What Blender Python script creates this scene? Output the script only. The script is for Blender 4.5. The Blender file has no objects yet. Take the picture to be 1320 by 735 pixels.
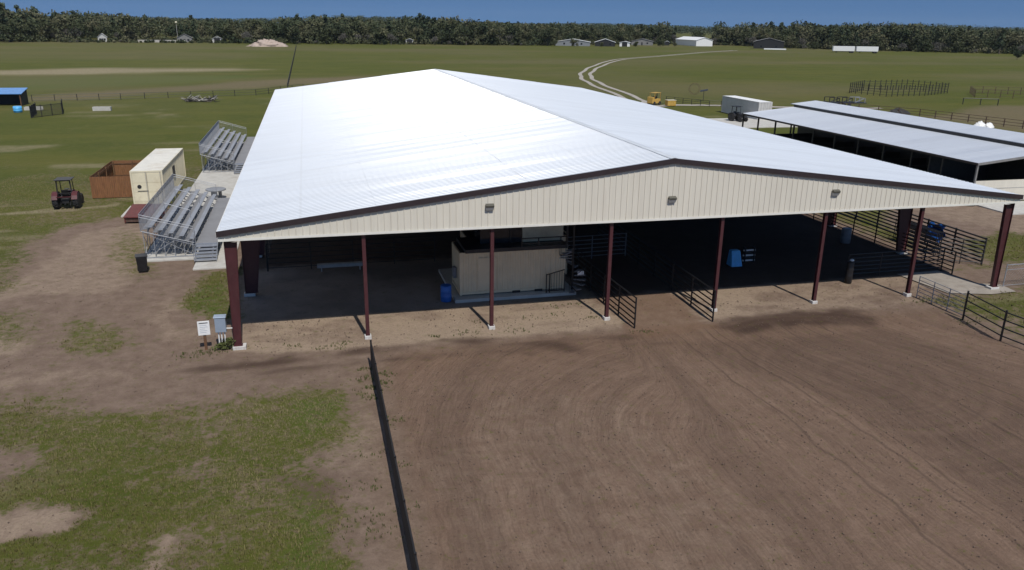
import bpy, bmesh, math, random
import numpy as np
from mathutils import Vector, Matrix
R = math.radians
rnd = random.Random(7)
sc = bpy.context.scene
col = sc.collection

# ------------------------------------------------------------ camera
CAM = Vector((4.073, -35.978, 14.499))
YAW, PIT, ROL, FPX = 0.249283, 0.320075, 0.014012, 1018.25
fw = Vector((math.sin(YAW)*math.cos(PIT), math.cos(YAW)*math.cos(PIT), -math.sin(PIT)))
rt = Vector((math.cos(YAW), -math.sin(YAW), 0)); up = rt.cross(fw)
r2 = rt*math.cos(ROL)+up*math.sin(ROL); u2 = -rt*math.sin(ROL)+up*math.cos(ROL)
cd = bpy.data.cameras.new('camera'); cam = bpy.data.objects.new('camera', cd); col.objects.link(cam)
m = Matrix((r2, u2, -fw)).transposed().to_4x4(); m.translation = CAM
cam.matrix_world = m
cd.sensor_fit = 'HORIZONTAL'; cd.sensor_width = 36.0; cd.lens = 36.0*FPX/1320
cd.clip_start = 0.1; cd.clip_end = 20000
sc.camera = cam

# ------------------------------------------------------------ sky and sun
SUN_EL, SUN_DIR = R(56), Vector((0.13, -0.99, 0)).normalized()
w = bpy.data.worlds.new('World'); sc.world = w; w.use_nodes = True
nt = w.node_tree; bg = nt.nodes['Background']
sky = nt.nodes.new('ShaderNodeTexSky'); sky.sky_type = 'NISHITA'; sky.sun_disc = False
sky.sun_elevation = SUN_EL; sky.sun_rotation = math.atan2(SUN_DIR.x, SUN_DIR.y)
sky.altitude = 0; sky.air_density = 1.0; sky.dust_density = 0.3; sky.ozone_density = 2.0
tc = nt.nodes.new('ShaderNodeTexCoord')
# a deep blue horizon: the sky lookup is raised so it takes its colour from higher sky
ad = nt.nodes.new('ShaderNodeVectorMath'); ad.operation = 'ADD'; ad.inputs[1].default_value = (0, 0, 0.36)
nm = nt.nodes.new('ShaderNodeVectorMath'); nm.operation = 'NORMALIZE'
nt.links.new(tc.outputs['Generated'], ad.inputs[0]); nt.links.new(ad.outputs[0], nm.inputs[0])
nt.links.new(nm.outputs[0], sky.inputs[0])
tint = nt.nodes.new('ShaderNodeMix'); tint.data_type = 'RGBA'; tint.blend_type = 'MULTIPLY'
tint.inputs[0].default_value = 1.0
nt.links.new(sky.outputs[0], tint.inputs[6]); tint.inputs[7].default_value = (0.60, 0.77, 0.90, 1)
# added cloud bank, out of view, to brighten the roof's left slope by reflection
sx = nt.nodes.new('ShaderNodeSeparateXYZ'); nt.links.new(tc.outputs['Generated'], sx.inputs[0])
def wr(v, a, b, c=0.0, d=1.0):
    n = nt.nodes.new('ShaderNodeMapRange'); n.interpolation_type = 'SMOOTHSTEP'
    n.inputs[1].default_value = a; n.inputs[2].default_value = b; n.inputs[3].default_value = c; n.inputs[4].default_value = d
    nt.links.new(v, n.inputs[0]); return n.outputs[0]
def wm(a, b):
    n = nt.nodes.new('ShaderNodeMath'); n.operation = 'MULTIPLY'; nt.links.new(a, n.inputs[0])
    if isinstance(b, float): n.inputs[1].default_value = b
    else: nt.links.new(b, n.inputs[1])
    return n.outputs[0]
cn = nt.nodes.new('ShaderNodeTexNoise'); cn.inputs['Scale'].default_value = 3.0; cn.inputs['Detail'].default_value = 7
nt.links.new(tc.outputs['Generated'], cn.inputs[0])
cl = wm(wm(wr(sx.outputs[2], 0.07, 0.20), wr(sx.outputs[2], 0.75, 0.45)), wr(sx.outputs[0], 0.42, 0.05))
cl = wm(wm(cl, wr(sx.outputs[1], -0.2, 0.4)), wr(cn.outputs[0], 0.30, 0.55, 0.45, 1.0))
cm = nt.nodes.new('ShaderNodeMix'); cm.data_type = 'RGBA'; nt.links.new(cl, cm.inputs[0])
nt.links.new(tint.outputs[2], cm.inputs[6]); cm.inputs[7].default_value = (7.6, 7.6, 7.7, 1)
nt.links.new(cm.outputs[2], bg.inputs[0]); bg.inputs[1].default_value = 0.104

sl = bpy.data.lights.new('sun', 'SUN'); sl.energy = 3.9; sl.angle = R(0.53); sl.color = (1.0, 0.955, 0.88)
so = bpy.data.objects.new('sun', sl); col.objects.link(so)
ldir = -(SUN_DIR*math.cos(SUN_EL)+Vector((0, 0, math.sin(SUN_EL))))
so.rotation_euler = ldir.to_track_quat('-Z', 'Y').to_euler(); so.location = (20, -40, 60)

sc.render.engine = 'CYCLES'
vs = sc.view_settings
vs.view_transform = 'Standard'; vs.look = 'None'; vs.exposure = 0.0; vs.gamma = 1.0; vs.use_curve_mapping = False
sc.cycles.max_bounces = 6; sc.cycles.diffuse_bounces = 4

# ------------------------------------------------------------ materials
def mat(name, base, rough=0.6, metal=0.0, var=0.12, scale=3.0, bump=0.0, bscale=30.0, spec=0.5, dirt=None, dscale=0.6, stretch=(1, 1, 1)):
    M = bpy.data.materials.new(name); M.use_nodes = True
    t = M.node_tree; b = t.nodes['Principled BSDF']
    b.inputs['Roughness'].default_value = rough; b.inputs['Metallic'].default_value = metal
    b.inputs['Specular IOR Level'].default_value = spec
    co = t.nodes.new('ShaderNodeTexCoord'); mp = t.nodes.new('ShaderNodeMapping'); mp.inputs['Scale'].default_value = stretch
    t.links.new(co.outputs['Object'], mp.inputs[0])
    n = t.nodes.new('ShaderNodeTexNoise'); n.inputs['Scale'].default_value = scale; n.inputs['Detail'].default_value = 6
    n.inputs['Roughness'].default_value = 0.65
    t.links.new(mp.outputs[0], n.inputs[0])
    rp = t.nodes.new('ShaderNodeValToRGB')
    lo = [max(0, c*(1-var)) for c in base]; hi = [min(1, c*(1+var)) for c in base]
    rp.color_ramp.elements[0].position = 0.3; rp.color_ramp.elements[1].position = 0.7
    rp.color_ramp.elements[0].color = (*lo, 1); rp.color_ramp.elements[1].color = (*hi, 1)
    t.links.new(n.outputs[0], rp.inputs[0])
    out = rp.outputs[0]
    if dirt:
        n2 = t.nodes.new('ShaderNodeTexNoise'); n2.inputs['Scale'].default_value = dscale; n2.inputs['Detail'].default_value = 8
        n2.inputs['Roughness'].default_value = 0.7
        t.links.new(mp.outputs[0], n2.inputs[0])
        mr = t.nodes.new('ShaderNodeMapRange'); mr.inputs[1].default_value = 0.5; mr.inputs[2].default_value = 0.72; mr.inputs[4].default_value = 0.75
        t.links.new(n2.outputs[0], mr.inputs[0])
        mx = t.nodes.new('ShaderNodeMix'); mx.data_type = 'RGBA'
        t.links.new(mr.outputs[0], mx.inputs[0]); t.links.new(out, mx.inputs[6]); mx.inputs[7].default_value = (*dirt, 1)
        out = mx.outputs[2]
    t.links.new(out, b.inputs['Base Color'])
    if bump:
        n3 = t.nodes.new('ShaderNodeTexNoise'); n3.inputs['Scale'].default_value = bscale; n3.inputs['Detail'].default_value = 4
        t.links.new(co.outputs['Object'], n3.inputs[0])
        bp = t.nodes.new('ShaderNodeBump'); bp.inputs['Strength'].default_value = bump; bp.inputs['Distance'].default_value = 0.03
        t.links.new(n3.outputs[0], bp.inputs['Height']); t.links.new(bp.outputs[0], b.inputs['Normal'])
    return M

MT = {}
MT['maroon'] = mat('maroon_paint', (0.066, 0.020, 0.023), 0.45, 0, 0.2, 2.0, dirt=(0.085, 0.038, 0.036), dscale=1.2)
MT['trim'] = mat('brown_trim', (0.034, 0.023, 0.025), 0.45, 0, 0.15)
MT['siding'] = mat('stone_siding', (0.64, 0.60, 0.515), 0.5, 0, 0.05, 0.8, dirt=(0.58, 0.535, 0.46), dscale=0.5, stretch=(3, 1, 0.4))
MT['white_trim'] = mat('white_trim', (0.72, 0.70, 0.64), 0.45, 0, 0.05)
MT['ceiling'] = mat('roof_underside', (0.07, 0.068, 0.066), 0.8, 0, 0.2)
MT['concrete'] = mat('concrete', (0.47, 0.455, 0.42), 0.85, 0, 0.12, 1.6, 0.25, 12, dirt=(0.33, 0.30, 0.26), dscale=0.7)
MT['pier'] = mat('pier_concrete', (0.55, 0.54, 0.52), 0.85, 0, 0.15, 3, 0.3, 20, dirt=(0.30, 0.24, 0.19), dscale=3)
MT['black'] = mat('black_paint', (0.012, 0.012, 0.014), 0.45, 0, 0.3, 4)
MT['rubber'] = mat('rubber', (0.02, 0.02, 0.021), 0.8, 0, 0.3, 6, dirt=(0.10, 0.085, 0.07), dscale=3)
MT['mesh'] = mat('black_windscreen', (0.011, 0.011, 0.013), 0.85, 0, 0.5, 3, 0.5, 9, dirt=(0.035, 0.03, 0.028), dscale=2)
MT['galv'] = mat('galvanised_steel', (0.30, 0.315, 0.345), 0.5, 0.3, 0.2, 5)
MT['alu'] = mat('bleacher_aluminium', (0.30, 0.32, 0.36), 0.45, 0.35, 0.12, 2.5, dirt=(0.23, 0.24, 0.27), dscale=1.0)
MT['deck'] = mat('walkway_plank', (0.26, 0.26, 0.27), 0.55, 0.3, 0.12, 2.0, dirt=(0.20, 0.19, 0.19), dscale=1.0)
MT['cream'] = mat('cream_steel', (0.66, 0.60, 0.44), 0.5, 0, 0.08, 1.2, dirt=(0.50, 0.42, 0.29), dscale=0.9)
MT['creamtop'] = mat('weathered_container_roof', (0.66, 0.64, 0.58), 0.6, 0, 0.08, 1.2, dirt=(0.50, 0.44, 0.35), dscale=0.5)
MT['tan'] = mat('tan_container', (0.68, 0.56, 0.38), 0.55, 0, 0.08, 1.5, dirt=(0.66, 0.53, 0.35), dscale=0.8)
MT['grey_white'] = mat('grey_white_steel', (0.52, 0.51, 0.49), 0.5, 0, 0.06, 1.0, dirt=(0.42, 0.40, 0.37), dscale=0.6)
MT['wood'] = mat('stained_wood', (0.20, 0.088, 0.036), 0.75, 0, 0.35, 3.0, 0.3, 15, stretch=(6, 6, 0.6))
MT['wood_in'] = mat('wood_frame', (0.13, 0.065, 0.032), 0.8, 0, 0.3, 3.0)
MT['greywood'] = mat('weathered_plank', (0.42, 0.40, 0.37), 0.8, 0, 0.2, 3.0)
MT['red'] = mat('faded_red_paint', (0.12, 0.028, 0.024), 0.5, 0, 0.3, 3.0, dirt=(0.12, 0.05, 0.035), dscale=2)
MT['tractor_red'] = mat('tractor_red', (0.07, 0.010, 0.013), 0.5, 0, 0.25, 4)
MT['dark'] = mat('dark_metal', (0.028, 0.027, 0.028), 0.5, 0.2, 0.3, 4)
MT['blue'] = mat('blue_plastic', (0.02, 0.11, 0.40), 0.4, 0, 0.15, 3)
MT['bluelight'] = mat('light_blue_plastic', (0.10, 0.46, 0.86), 0.4, 0, 0.15, 3)
MT['blueroof'] = mat('blue_roof', (0.10, 0.25, 0.52), 0.45, 0, 0.15, 2)
MT['greyblue'] = mat('cabinet_grey', (0.30, 0.36, 0.44), 0.45, 0.2, 0.08, 3)
MT['white'] = mat('white_paint', (0.76, 0.76, 0.75), 0.45, 0, 0.05, 2)
MT['glass'] = mat('dark_glass', (0.02, 0.024, 0.03), 0.12, 0, 0.1)
MT['yellow'] = mat('yellow_paint', (0.50, 0.31, 0.07), 0.5, 0, 0.15, 3)
MT['grey'] = mat('grey_plastic', (0.22, 0.23, 0.25), 0.5, 0, 0.15, 3)
MT['lamp'] = mat('wall_pack_lens', (0.42, 0.43, 0.42), 0.25, 0, 0.05)
MT['bronze'] = mat('bronze_housing', (0.12, 0.115, 0.095), 0.5, 0.3, 0.1)
MT['greyroof'] = mat('shingle_roof', (0.20, 0.195, 0.19), 0.8, 0, 0.2, 1.5)
MT['rust'] = mat('rusty_steel', (0.10, 0.06, 0.045), 0.7, 0.2, 0.4, 5)
MT['bark'] = mat('bark', (0.10, 0.08, 0.065), 0.9, 0, 0.35, 6)
MT['sandpile'] = mat('sand_heap', (0.40, 0.32, 0.27), 0.95, 0, 0.2, 0.6, 0.6, 2)
MT['brush'] = mat('dead_brush', (0.13, 0.11, 0.09), 0.9, 0, 0.5, 4)

def roof_mat(name, base, rough, metal, axis, pitch, var):
    M = bpy.data.materials.new(name); M.use_nodes = True
    t = M.node_tree; b = t.nodes['Principled BSDF']; L = t.links.new
    b.inputs['Roughness'].default_value = rough; b.inputs['Metallic'].default_value = metal
    co = t.nodes.new('ShaderNodeTexCoord'); sp = t.nodes.new('ShaderNodeSeparateXYZ'); L(co.outputs['Object'], sp.inputs[0])
    d = t.nodes.new('ShaderNodeMath'); d.operation = 'DIVIDE'; d.inputs[1].default_value = pitch; L(sp.outputs[axis], d.inputs[0])
    f = t.nodes.new('ShaderNodeMath'); f.operation = 'FLOOR'; L(d.outputs[0], f.inputs[0])
    wn = t.nodes.new('ShaderNodeTexWhiteNoise'); wn.noise_dimensions = '1D'; L(f.outputs[0], wn.inputs['W'])
    n = t.nodes.new('ShaderNodeTexNoise'); n.inputs['Scale'].default_value = 0.25; n.inputs['Detail'].default_value = 7; L(co.outputs['Object'], n.inputs[0])
    a = t.nodes.new('ShaderNodeMath'); a.operation = 'MULTIPLY_ADD'; a.inputs[1].default_value = 0.6; L(wn.outputs[0], a.inputs[0]); 
    s = t.nodes.new('ShaderNodeMath'); s.operation = 'MULTIPLY'; s.inputs[1].default_value = 0.6; L(n.outputs[0], s.inputs[0]); L(s.outputs[0], a.inputs[2])
    mx = t.nodes.new('ShaderNodeMix'); mx.data_type = 'RGBA'; L(a.outputs[0], mx.inputs[0])
    mx.inputs[6].default_value = (*[c*(1-var) for c in base], 1); mx.inputs[7].default_value = (*[min(1, c*(1+var*0.6)) for c in base], 1)
    # end laps with a line of dirt, long faint run-off stains
    px = t.nodes.new('ShaderNodeMath'); px.operation = 'SUBTRACT'; px.inputs[1].default_value = 21.35; L(sp.outputs[0], px.inputs[0])
    ab = t.nodes.new('ShaderNodeMath'); ab.operation = 'ABSOLUTE'; L(px.outputs[0], ab.inputs[0])
    pp = t.nodes.new('ShaderNodeMath'); pp.operation = 'PINGPONG'; pp.inputs[1].default_value = 3.6; L(ab.outputs[0], pp.inputs[0])
    m1 = t.nodes.new('ShaderNodeMapRange'); m1.inputs[1].default_value = 3.52; m1.inputs[2].default_value = 3.56; m1.inputs[4].default_value = 0.22; L(pp.outputs[0], m1.inputs[0])
    mp = t.nodes.new('ShaderNodeMapping'); mp.inputs['Scale'].default_value = (0.12, 2.2, 1); L(co.outputs['Object'], mp.inputs[0])
    n2 = t.nodes.new('ShaderNodeTexNoise'); n2.inputs['Scale'].default_value = 1.0; n2.inputs['Detail'].default_value = 6; L(mp.outputs[0], n2.inputs[0])
    m2 = t.nodes.new('ShaderNodeMapRange'); m2.inputs[1].default_value = 0.5; m2.inputs[2].default_value = 0.75; m2.inputs[4].default_value = 0.25; L(n2.outputs[0], m2.inputs[0])
    mm = t.nodes.new('ShaderNodeMath'); mm.operation = 'MAXIMUM'; L(m1.outputs[0], mm.inputs[0]); L(m2.outputs[0], mm.inputs[1])
    m3 = t.nodes.new('ShaderNodeMix'); m3.data_type = 'RGBA'; L(mm.outputs[0], m3.inputs[0]); L(mx.outputs[2], m3.inputs[6]); m3.inputs[7].default_value = (*[c*f for c, f in zip(base, (0.72, 0.70, 0.66))], 1)
    L(m3.outputs[2], b.inputs['Base Color'])
    mr_ = t.nodes.new('ShaderNodeMapRange'); mr_.inputs[3].default_value = rough-.05; mr_.inputs[4].default_value = rough+.08; L(wn.outputs[0], mr_.inputs[0]); L(mr_.outputs[0], b.inputs['Roughness'])
    return M
MT['roof'] = roof_mat('white_metal_roof', (0.515, 0.55, 0.60), 0.34, 0.0, 1, 0.915, 0.07)
MT['ridge'] = roof_mat('ridge_metal', (0.64, 0.67, 0.70), 0.4, 0.0, 1, 3.05, 0.02)
MT['roof2'] = roof_mat('grey_metal_roof', (0.47, 0.50, 0.55), 0.36, 0.1, 1, 0.915, 0.05)

# ------------------------------------------------------------ mesh helper
class MB:
    def __init__(s): s.v = []; s.f = []; s.sm = False
    def quad(s, a, b, c, d):
        n = len(s.v); s.v += [tuple(a), tuple(b), tuple(c), tuple(d)]; s.f.append((n, n+1, n+2, n+3)); return s
    def hexa(s, p):      # 8 points: bottom 4 ccw, top 4 ccw
        n = len(s.v); s.v += [tuple(q) for q in p]
        for q in ((3, 2, 1, 0), (4, 5, 6, 7), (0, 1, 5, 4), (1, 2, 6, 5), (2, 3, 7, 6), (3, 0, 4, 7)):
            s.f.append(tuple(n+i for i in q))
        return s
    def box(s, x0, x1, y0, y1, z0, z1):
        return s.hexa([(x0, y0, z0), (x1, y0, z0), (x1, y1, z0), (x0, y1, z0), (x0, y0, z1), (x1, y0, z1), (x1, y1, z1), (x0, y1, z1)])
    def beam(s, p, q, wd, h=None):       # rectangular bar from p to q
        h = h or wd; p = Vector(p); q = Vector(q); d = (q-p).normalized()
        a = Vector((0, 0, 1)) if abs(d.z) < 0.95 else Vector((0, 1, 0))
        x = d.cross(a).normalized()*wd/2; y = x.cross(d).normalized()*h/2
        return s.hexa([p-x-y, p+x-y, q+x-y, q-x-y, p-x+y, p+x+y, q+x+y, q-x+y])
    def tube(s, p, q, r, n=8, r1=None, cap=True):
        r1 = r if r1 is None else r1; p = Vector(p); q = Vector(q); d = (q-p).normalized()
        a = Vector((0, 0, 1)) if abs(d.z) < 0.95 else Vector((1, 0, 0))
        x = d.cross(a).normalized(); y = d.cross(x).normalized(); b = len(s.v)
        for i in range(n):
            c, t = math.cos(2*math.pi*i/n), math.sin(2*math.pi*i/n)
            s.v.append(tuple(p+(x*c+y*t)*r)); s.v.append(tuple(q+(x*c+y*t)*r1))
        for i in range(n):
            j = (i+1) % n; s.f.append((b+2*i, b+2*j, b+2*j+1, b+2*i+1))
        if cap:
            s.f.append(tuple(b+2*i for i in range(n))); s.f.append(tuple(b+2*i+1 for i in reversed(range(n))))
        return s
    def lathe(s, prof, c=(0, 0, 0), n=20, axis='z'):
        b = len(s.v)
        for r, z in prof:
            for i in range(n):
                a = 2*math.pi*i/n; p = (r*math.cos(a), r*math.sin(a), z)
                if axis == 'x': p = (p[2], p[0], p[1])
                if axis == 'y': p = (p[0], p[2], p[1])
                s.v.append((c[0]+p[0], c[1]+p[1], c[2]+p[2]))
        for k in range(len(prof)-1):
            for i in range(n):
                j = (i+1) % n; s.f.append((b+k*n+i, b+k*n+j, b+(k+1)*n+j, b+(k+1)*n+i))
        s.f.append(tuple(b+i for i in reversed(range(n)))); s.f.append(tuple(b+(len(prof)-1)*n+i for i in range(n)))
        return s
    def build(s, name, mt, parent=None, off=(0, 0, 0), bev=0.0):
        me = bpy.data.meshes.new(name)
        o = Vector(off); me.from_pydata([(a[0]-o.x, a[1]-o.y, a[2]-o.z) for a in s.v], [], s.f)
        bm = bmesh.new(); bm.from_mesh(me); bmesh.ops.recalc_face_normals(bm, faces=bm.faces); bm.to_mesh(me); bm.free()
        me.materials.append(MT[mt] if isinstance(mt, str) else mt)
        ob = bpy.data.objects.new(name, me); col.objects.link(ob)
        if parent: ob.parent = parent
        else: ob.location = o
        if bev:
            b = ob.modifiers.new('bevel', 'BEVEL'); b.width = bev; b.segments = 2; b.limit_method = 'ANGLE'
        return ob
def tag(o, label=None, cat=None, group=None, kind=None):
    if label: o['label'] = label
    if cat: o['category'] = cat
    if group: o['group'] = group
    if kind: o['kind'] = kind
    return o
def thing(name, label, cat, loc=(0, 0, 0), rz=0.0, group=None):
    o = bpy.data.objects.new(name, None); col.objects.link(o); o.location = loc; o.rotation_euler = (0, 0, rz)
    o.empty_display_size = 0.3
    return tag(o, label, cat, group)
def inst(src, parent, loc=(0, 0, 0), rz=0.0, scale=None):      # a part reusing the mesh of another part
    o = src.copy(); col.objects.link(o); o.parent = parent; o.location = loc; o.rotation_euler = (0, 0, rz)
    if scale: o.scale = scale
    return o
def kids(o): return [c for c in bpy.data.objects if c.parent == o]
def copy_tree(o, parent=None):
    c = o.copy(); col.objects.link(c); c.parent = parent
    for ch in kids(o): copy_tree(ch, c)
    return c
def smooth(o, ang=40):
    for p in o.data.polygons: p.use_smooth = True
    return o

# ------------------------------------------------------------ numpy noise and polygon helpers
def hash2(ix, iy, seed):
    h = (ix.astype(np.int64)*374761393 + iy.astype(np.int64)*668265263 + seed*974711) & 0x7fffffff
    h = (h ^ (h >> 13))*1274126177 & 0x7fffffff
    return ((h ^ (h >> 16)) & 0xffff)/65535.0
def vnoise(x, y, s, seed=0):
    x = x/s; y = y/s; ix = np.floor(x); iy = np.floor(y); fx = x-ix; fy = y-iy
    fx = fx*fx*(3-2*fx); fy = fy*fy*(3-2*fy)
    a = hash2(ix, iy, seed); b = hash2(ix+1, iy, seed); c = hash2(ix, iy+1, seed); d = hash2(ix+1, iy+1, seed)
    return (a*(1-fx)+b*fx)*(1-fy)+(c*(1-fx)+d*fx)*fy
def fbm(x, y, s, seed=0, oc=4):
    r = 0; a = 0.5; t = 0
    for k in range(oc): r = r+a*vnoise(x, y, s/2**k, seed+k*17); t += a; a *= 0.55
    return r/t
def pdist(X, Y, pts):       # signed distance to polygon, + inside
    ins = np.zeros(X.shape, bool); d = np.full(X.shape, 1e9); n = len(pts)
    for i in range(n):
        x1, y1 = pts[i]; x2, y2 = pts[(i+1) % n]
        c = ((y1 > Y) != (y2 > Y)) & (X < (x2-x1)*(Y-y1)/((y2-y1) if y2 != y1 else 1e-9)+x1); ins ^= c
        dx, dy = x2-x1, y2-y1; t = np.clip(((X-x1)*dx+(Y-y1)*dy)/(dx*dx+dy*dy+1e-12), 0, 1)
        d = np.minimum(d, np.hypot(X-x1-t*dx, Y-y1-t*dy))
    return np.where(ins, d, -d)
def ldist(X, Y, pts):
    d = np.full(X.shape, 1e9)
    for (x1, y1), (x2, y2) in zip(pts[:-1], pts[1:]):
        dx, dy = x2-x1, y2-y1; t = np.clip(((X-x1)*dx+(Y-y1)*dy)/(dx*dx+dy*dy+1e-12), 0, 1)
        d = np.minimum(d, np.hypot(X-x1-t*dx, Y-y1-t*dy))
    return d
def sstep(a, b, x): t = np.clip((x-a)/(b-a), 0, 1); return t*t*(3-2*t)

# ------------------------------------------------------------ ground
def axis_pts(a, b, st, far):
    r = list(np.arange(a, b+1e-6, st)); s = st; x = b
    while x < far: s *= 1.035; x += s; r.append(x)
    s = st; x = a; l = []
    while x > -far: s *= 1.035; x -= s; l.append(x)
    return np.array(l[::-1]+r)
gxs = axis_pts(-16, 50, 0.2, 3400); gys = axis_pts(-24, 34, 0.2, 3400)
X, Y = np.meshgrid(gxs, gys)

def zones(X, Y):
    """returns grass, pale, dark, yard (harrowed dirt), u (harrow line coordinate), pasture tone, green boost"""
    wob = (fbm(X, Y, 2.5, 3)-0.5)*2.2 + (fbm(X, Y, 0.7, 5)-0.5)*1.1
    far = np.maximum(np.hypot(X-15, Y-20), 1)
    big = (fbm(X, Y, 18, 11)-0.5)*10
    # everything is pasture except the worked yard around the building
    yard = pdist(X, Y, [(-14.7, 8.9), (-13.3, 11.2), (-13.7, 15.8), (-14.4, 22.0), (-13.8, 26.5), (-10.1, 28.5), (-7.4, 31.0), (-1.5, 31.0), (-1.5, 78.5), (44, 78.5),
                        (44, 8.5), (52, 21.5), (60, 24), (70, 16), (70, 8), (59, 10.5), (56, 9.0), (47.5, 1.0), (44.5, -0.8), (41.2, -1.3), (40, -1.0), (37.2, -0.8), (37.1, -4.3), (38.2, -8), (39, -60), (-10.0, -60), (-40, -60), (-40, 4.0), (-16, 8)])
    grass = sstep(-1.4, 1.6, -yard+wob)*(.72+.3*sstep(.3, .6, fbm(X, Y, 5, 19)))
    def patch(pts, amt=1.0, soft=0.8):
        return amt*sstep(-soft, soft, pdist(X, Y, pts)+wob*0.85)
    fore = patch([(-40, -2.6), (-10.0, -3.3), (-8.4, -3.5), (-6.7, -3.5), (-4.5, -4.9), (-1.9, -5.4), (1.2, -5.1), (4.7, -5.4), (4.9, -7.5), (4.5, -9.8), (3.5, -10.8), (3.4, -13.1), (4.4, -14.0), (4.4, -17.9), (4.6, -60), (-60, -60)], 1.0, 1.3)
    thin = fbm(X, Y, 4.0, 21); fore = fore*(0.62+0.30*sstep(0.3, 0.66, thin)+0.35*(fbm(X, Y, 1.1, 27)-.5))
    grass = np.maximum(grass, fore)
    for p, a in (([(-8.1, 2.6), (-8.5, 5.3), (-7.3, 5.6), (-5.2, 3.0), (-4.6, 1.4), (-5.8, 0.2), (-7.0, 0.0)], 0.72), ([(-22, 9), (-11.0, 7.5), (-9.1, 3.8), (-9.7, 2.0), (-11.3, 2.8), (-20, 1)], 0.62),
                 ([(-2.9, 6.6), (-3.0, 10.5), (-2.6, 13.0), (-0.9, 13.0), (-0.3, 4.0), (-1.9, 3.8)], 1.0), ([(-9.8, 24.7), (-6.5, 19.2), (-5.5, 14.1), (-6.0, 11.8), (-7.4, 13.7), (-8.6, 17.3)], 0.6),
                 ([(-6.0, 30), (-3, 12.5), (-1.8, 12.3), (-1.5, 30)], 0.5),
                 ([(38.2, -0.8), (43.4, -1.3), (41.2, -4.5), (38.7, -1.9), (37.4, -2.6)], 0.9), ([(37.6, -3), (44, -2), (60, -20), (60, -40), (39.5, -40)], 0.9), ([(43.2, 3.6), (50, 4), (56, 9.8), (54.6, 12.0), (47.6, 8.2), (46.6, 4.6)], 0.95)):
        grass = np.maximum(grass, patch(p, a*.9, 1.0))
    for p, a in (([(-6.7, -12.2), (-5.4, -11.7), (-3.3, -12.4), (-3.8, -13.4), (-4.8, -13.8), (-6.6, -14.2), (-9, -13.5)], 1.0), ([(-1.3, -14.6), (-0.9, -14.1), (-0.2, -14.5), (-0.2, -15.4), (-0.8, -15.7)], 0.9),
                 ([(-12, -7.9), (-6.8, -7.6), (-5.6, -8.2), (-5.6, -9.2), (-6.8, -9.4), (-12, -9.2)], 0.75), ([(-1.0, -10.5), (-0.3, -10.2), (0.4, -10.9), (-0.1, -11.4), (-0.7, -11.1)], 0.5), ([(37.6, -4.6), (40.7, -4.0), (38.7, -6.2), (38.0, -5.6)], 0.8)):
        grass = grass*(1-patch(p, a, 0.45))
    # pale sand
    pale = np.zeros_like(X)
    pale = np.maximum(pale, (0.95-.42*sstep(22, 30, X))*(.55+.6*sstep(.3, .6, fbm(X*.6, Y*1.3, 1.6, 37)))*sstep(-0.7, 0.5, np.minimum(Y+1.4+(fbm(X, Y, 3, 31)-0.5)*1.6+np.where(X < 8, -(8-X)*0.10, 0), 30-Y))*sstep(-0.8, 0.3, X)*(1-sstep(40.5, 42.2, X)))
    for p, a in (([(-6.7, -12.2), (-5.4, -11.7), (-3.3, -12.4), (-3.8, -13.4), (-4.8, -13.8), (-6.6, -14.2), (-9, -13.5)], 0.75), ([(-1.3, -14.6), (-0.9, -14.1), (-0.2, -14.5), (-0.2, -15.4), (-0.8, -15.7)], 1.0),
                 ([(-12, 2.6), (-11.4, 5.4), (-9.3, 2.9), (-8.2, -0.9), (-12, -1.2)], 0.65), ([(-13, 10), (-12.7, 24), (-9, 27), (-7.5, 24), (-6.5, 10), (-2.5, 9)], 0.55), ([(-10, -1.2), (-6, -.6), (-1.5, -.9), (-1.6, -1.9), (-6, -1.9), (-10, -2.4)], .45), ([(-5, 5.5), (-3, 9.5), (-3, 4), (-1, 2.5), (-3, 1)], 0.5), ([(4.6, -7), (5.9, -5), (5.9, -12), (3.6, -12)], 0.42),
                 ([(7, -60), (7, -12), (11, -7.0), (16, -8.0), (17, -14), (18, -60)], 0.32), ([(52, 21), (60, 23), (75, 15), (60, 10.8), (55, 10.3)], 0.5)):
        pale = np.maximum(pale, patch(p, a, 0.9))
    # moist, darker dirt; also the roofed floor, darkened to deepen its shade
    u0_ = np.hypot(X-27, (Y+9)*1.0)
    dark = np.zeros_like(X)
    d1 = ldist(X, Y, [(-40, 0.0), (-9.8, 0.2), (-6.2, 0.6), (-0.2, -2.9), (3.4, -2.2), (5.9, -2.0), (10.6, -2.1), (16.5, -3.0), (21.6, -3.9)])
    dark = np.maximum(dark, 0.8*sstep(1.9, 0.2, d1+(fbm(X, Y, 1.2, 41)-0.5)*1.6)*sstep(.25, .75, .5*vnoise(X*.6, Y*1.5, 1.1, 9)+.5*fbm(X*.5, Y*2.2, 1.4, 13))*1.1*sstep(-4, -0.5, X)*sstep(23, 18, X))
    pale = pale*(1-0.9*sstep(1.6, 0.3, d1))
    for p, a in (([(23.2, -2.2), (25.4, -1.3), (27.9, -0.9), (31.4, -1.3), (32.5, -2.6), (31.9, -3.8), (29.9, -3.3), (26.5, -3.0), (24.0, -3.6)], 0.85), ([(20.5, -3.4), (25.3, -4.2), (31.4, -4.0), (33.0, -7), (33, -14.9), (29, -30), (24.6, -40), (24.4, -14.0), (23.1, -9.6), (21.0, -6.6)], 0.46),
                 ([(18.9, 1), (23.6, 1), (23.8, 11), (18.9, 11)], 0.2), ([(2.4, -12), (4.2, -12), (4.6, -17), (3.6, -17)], 0.6)):
        dk = patch(p, a, 0.9)*(.80+.45*vnoise(u0_*5, Y*.3, 1.0, 33)); dark = np.maximum(dark, dk); pale = pale*(1-np.clip(dk*1.25, 0, 1))
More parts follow.
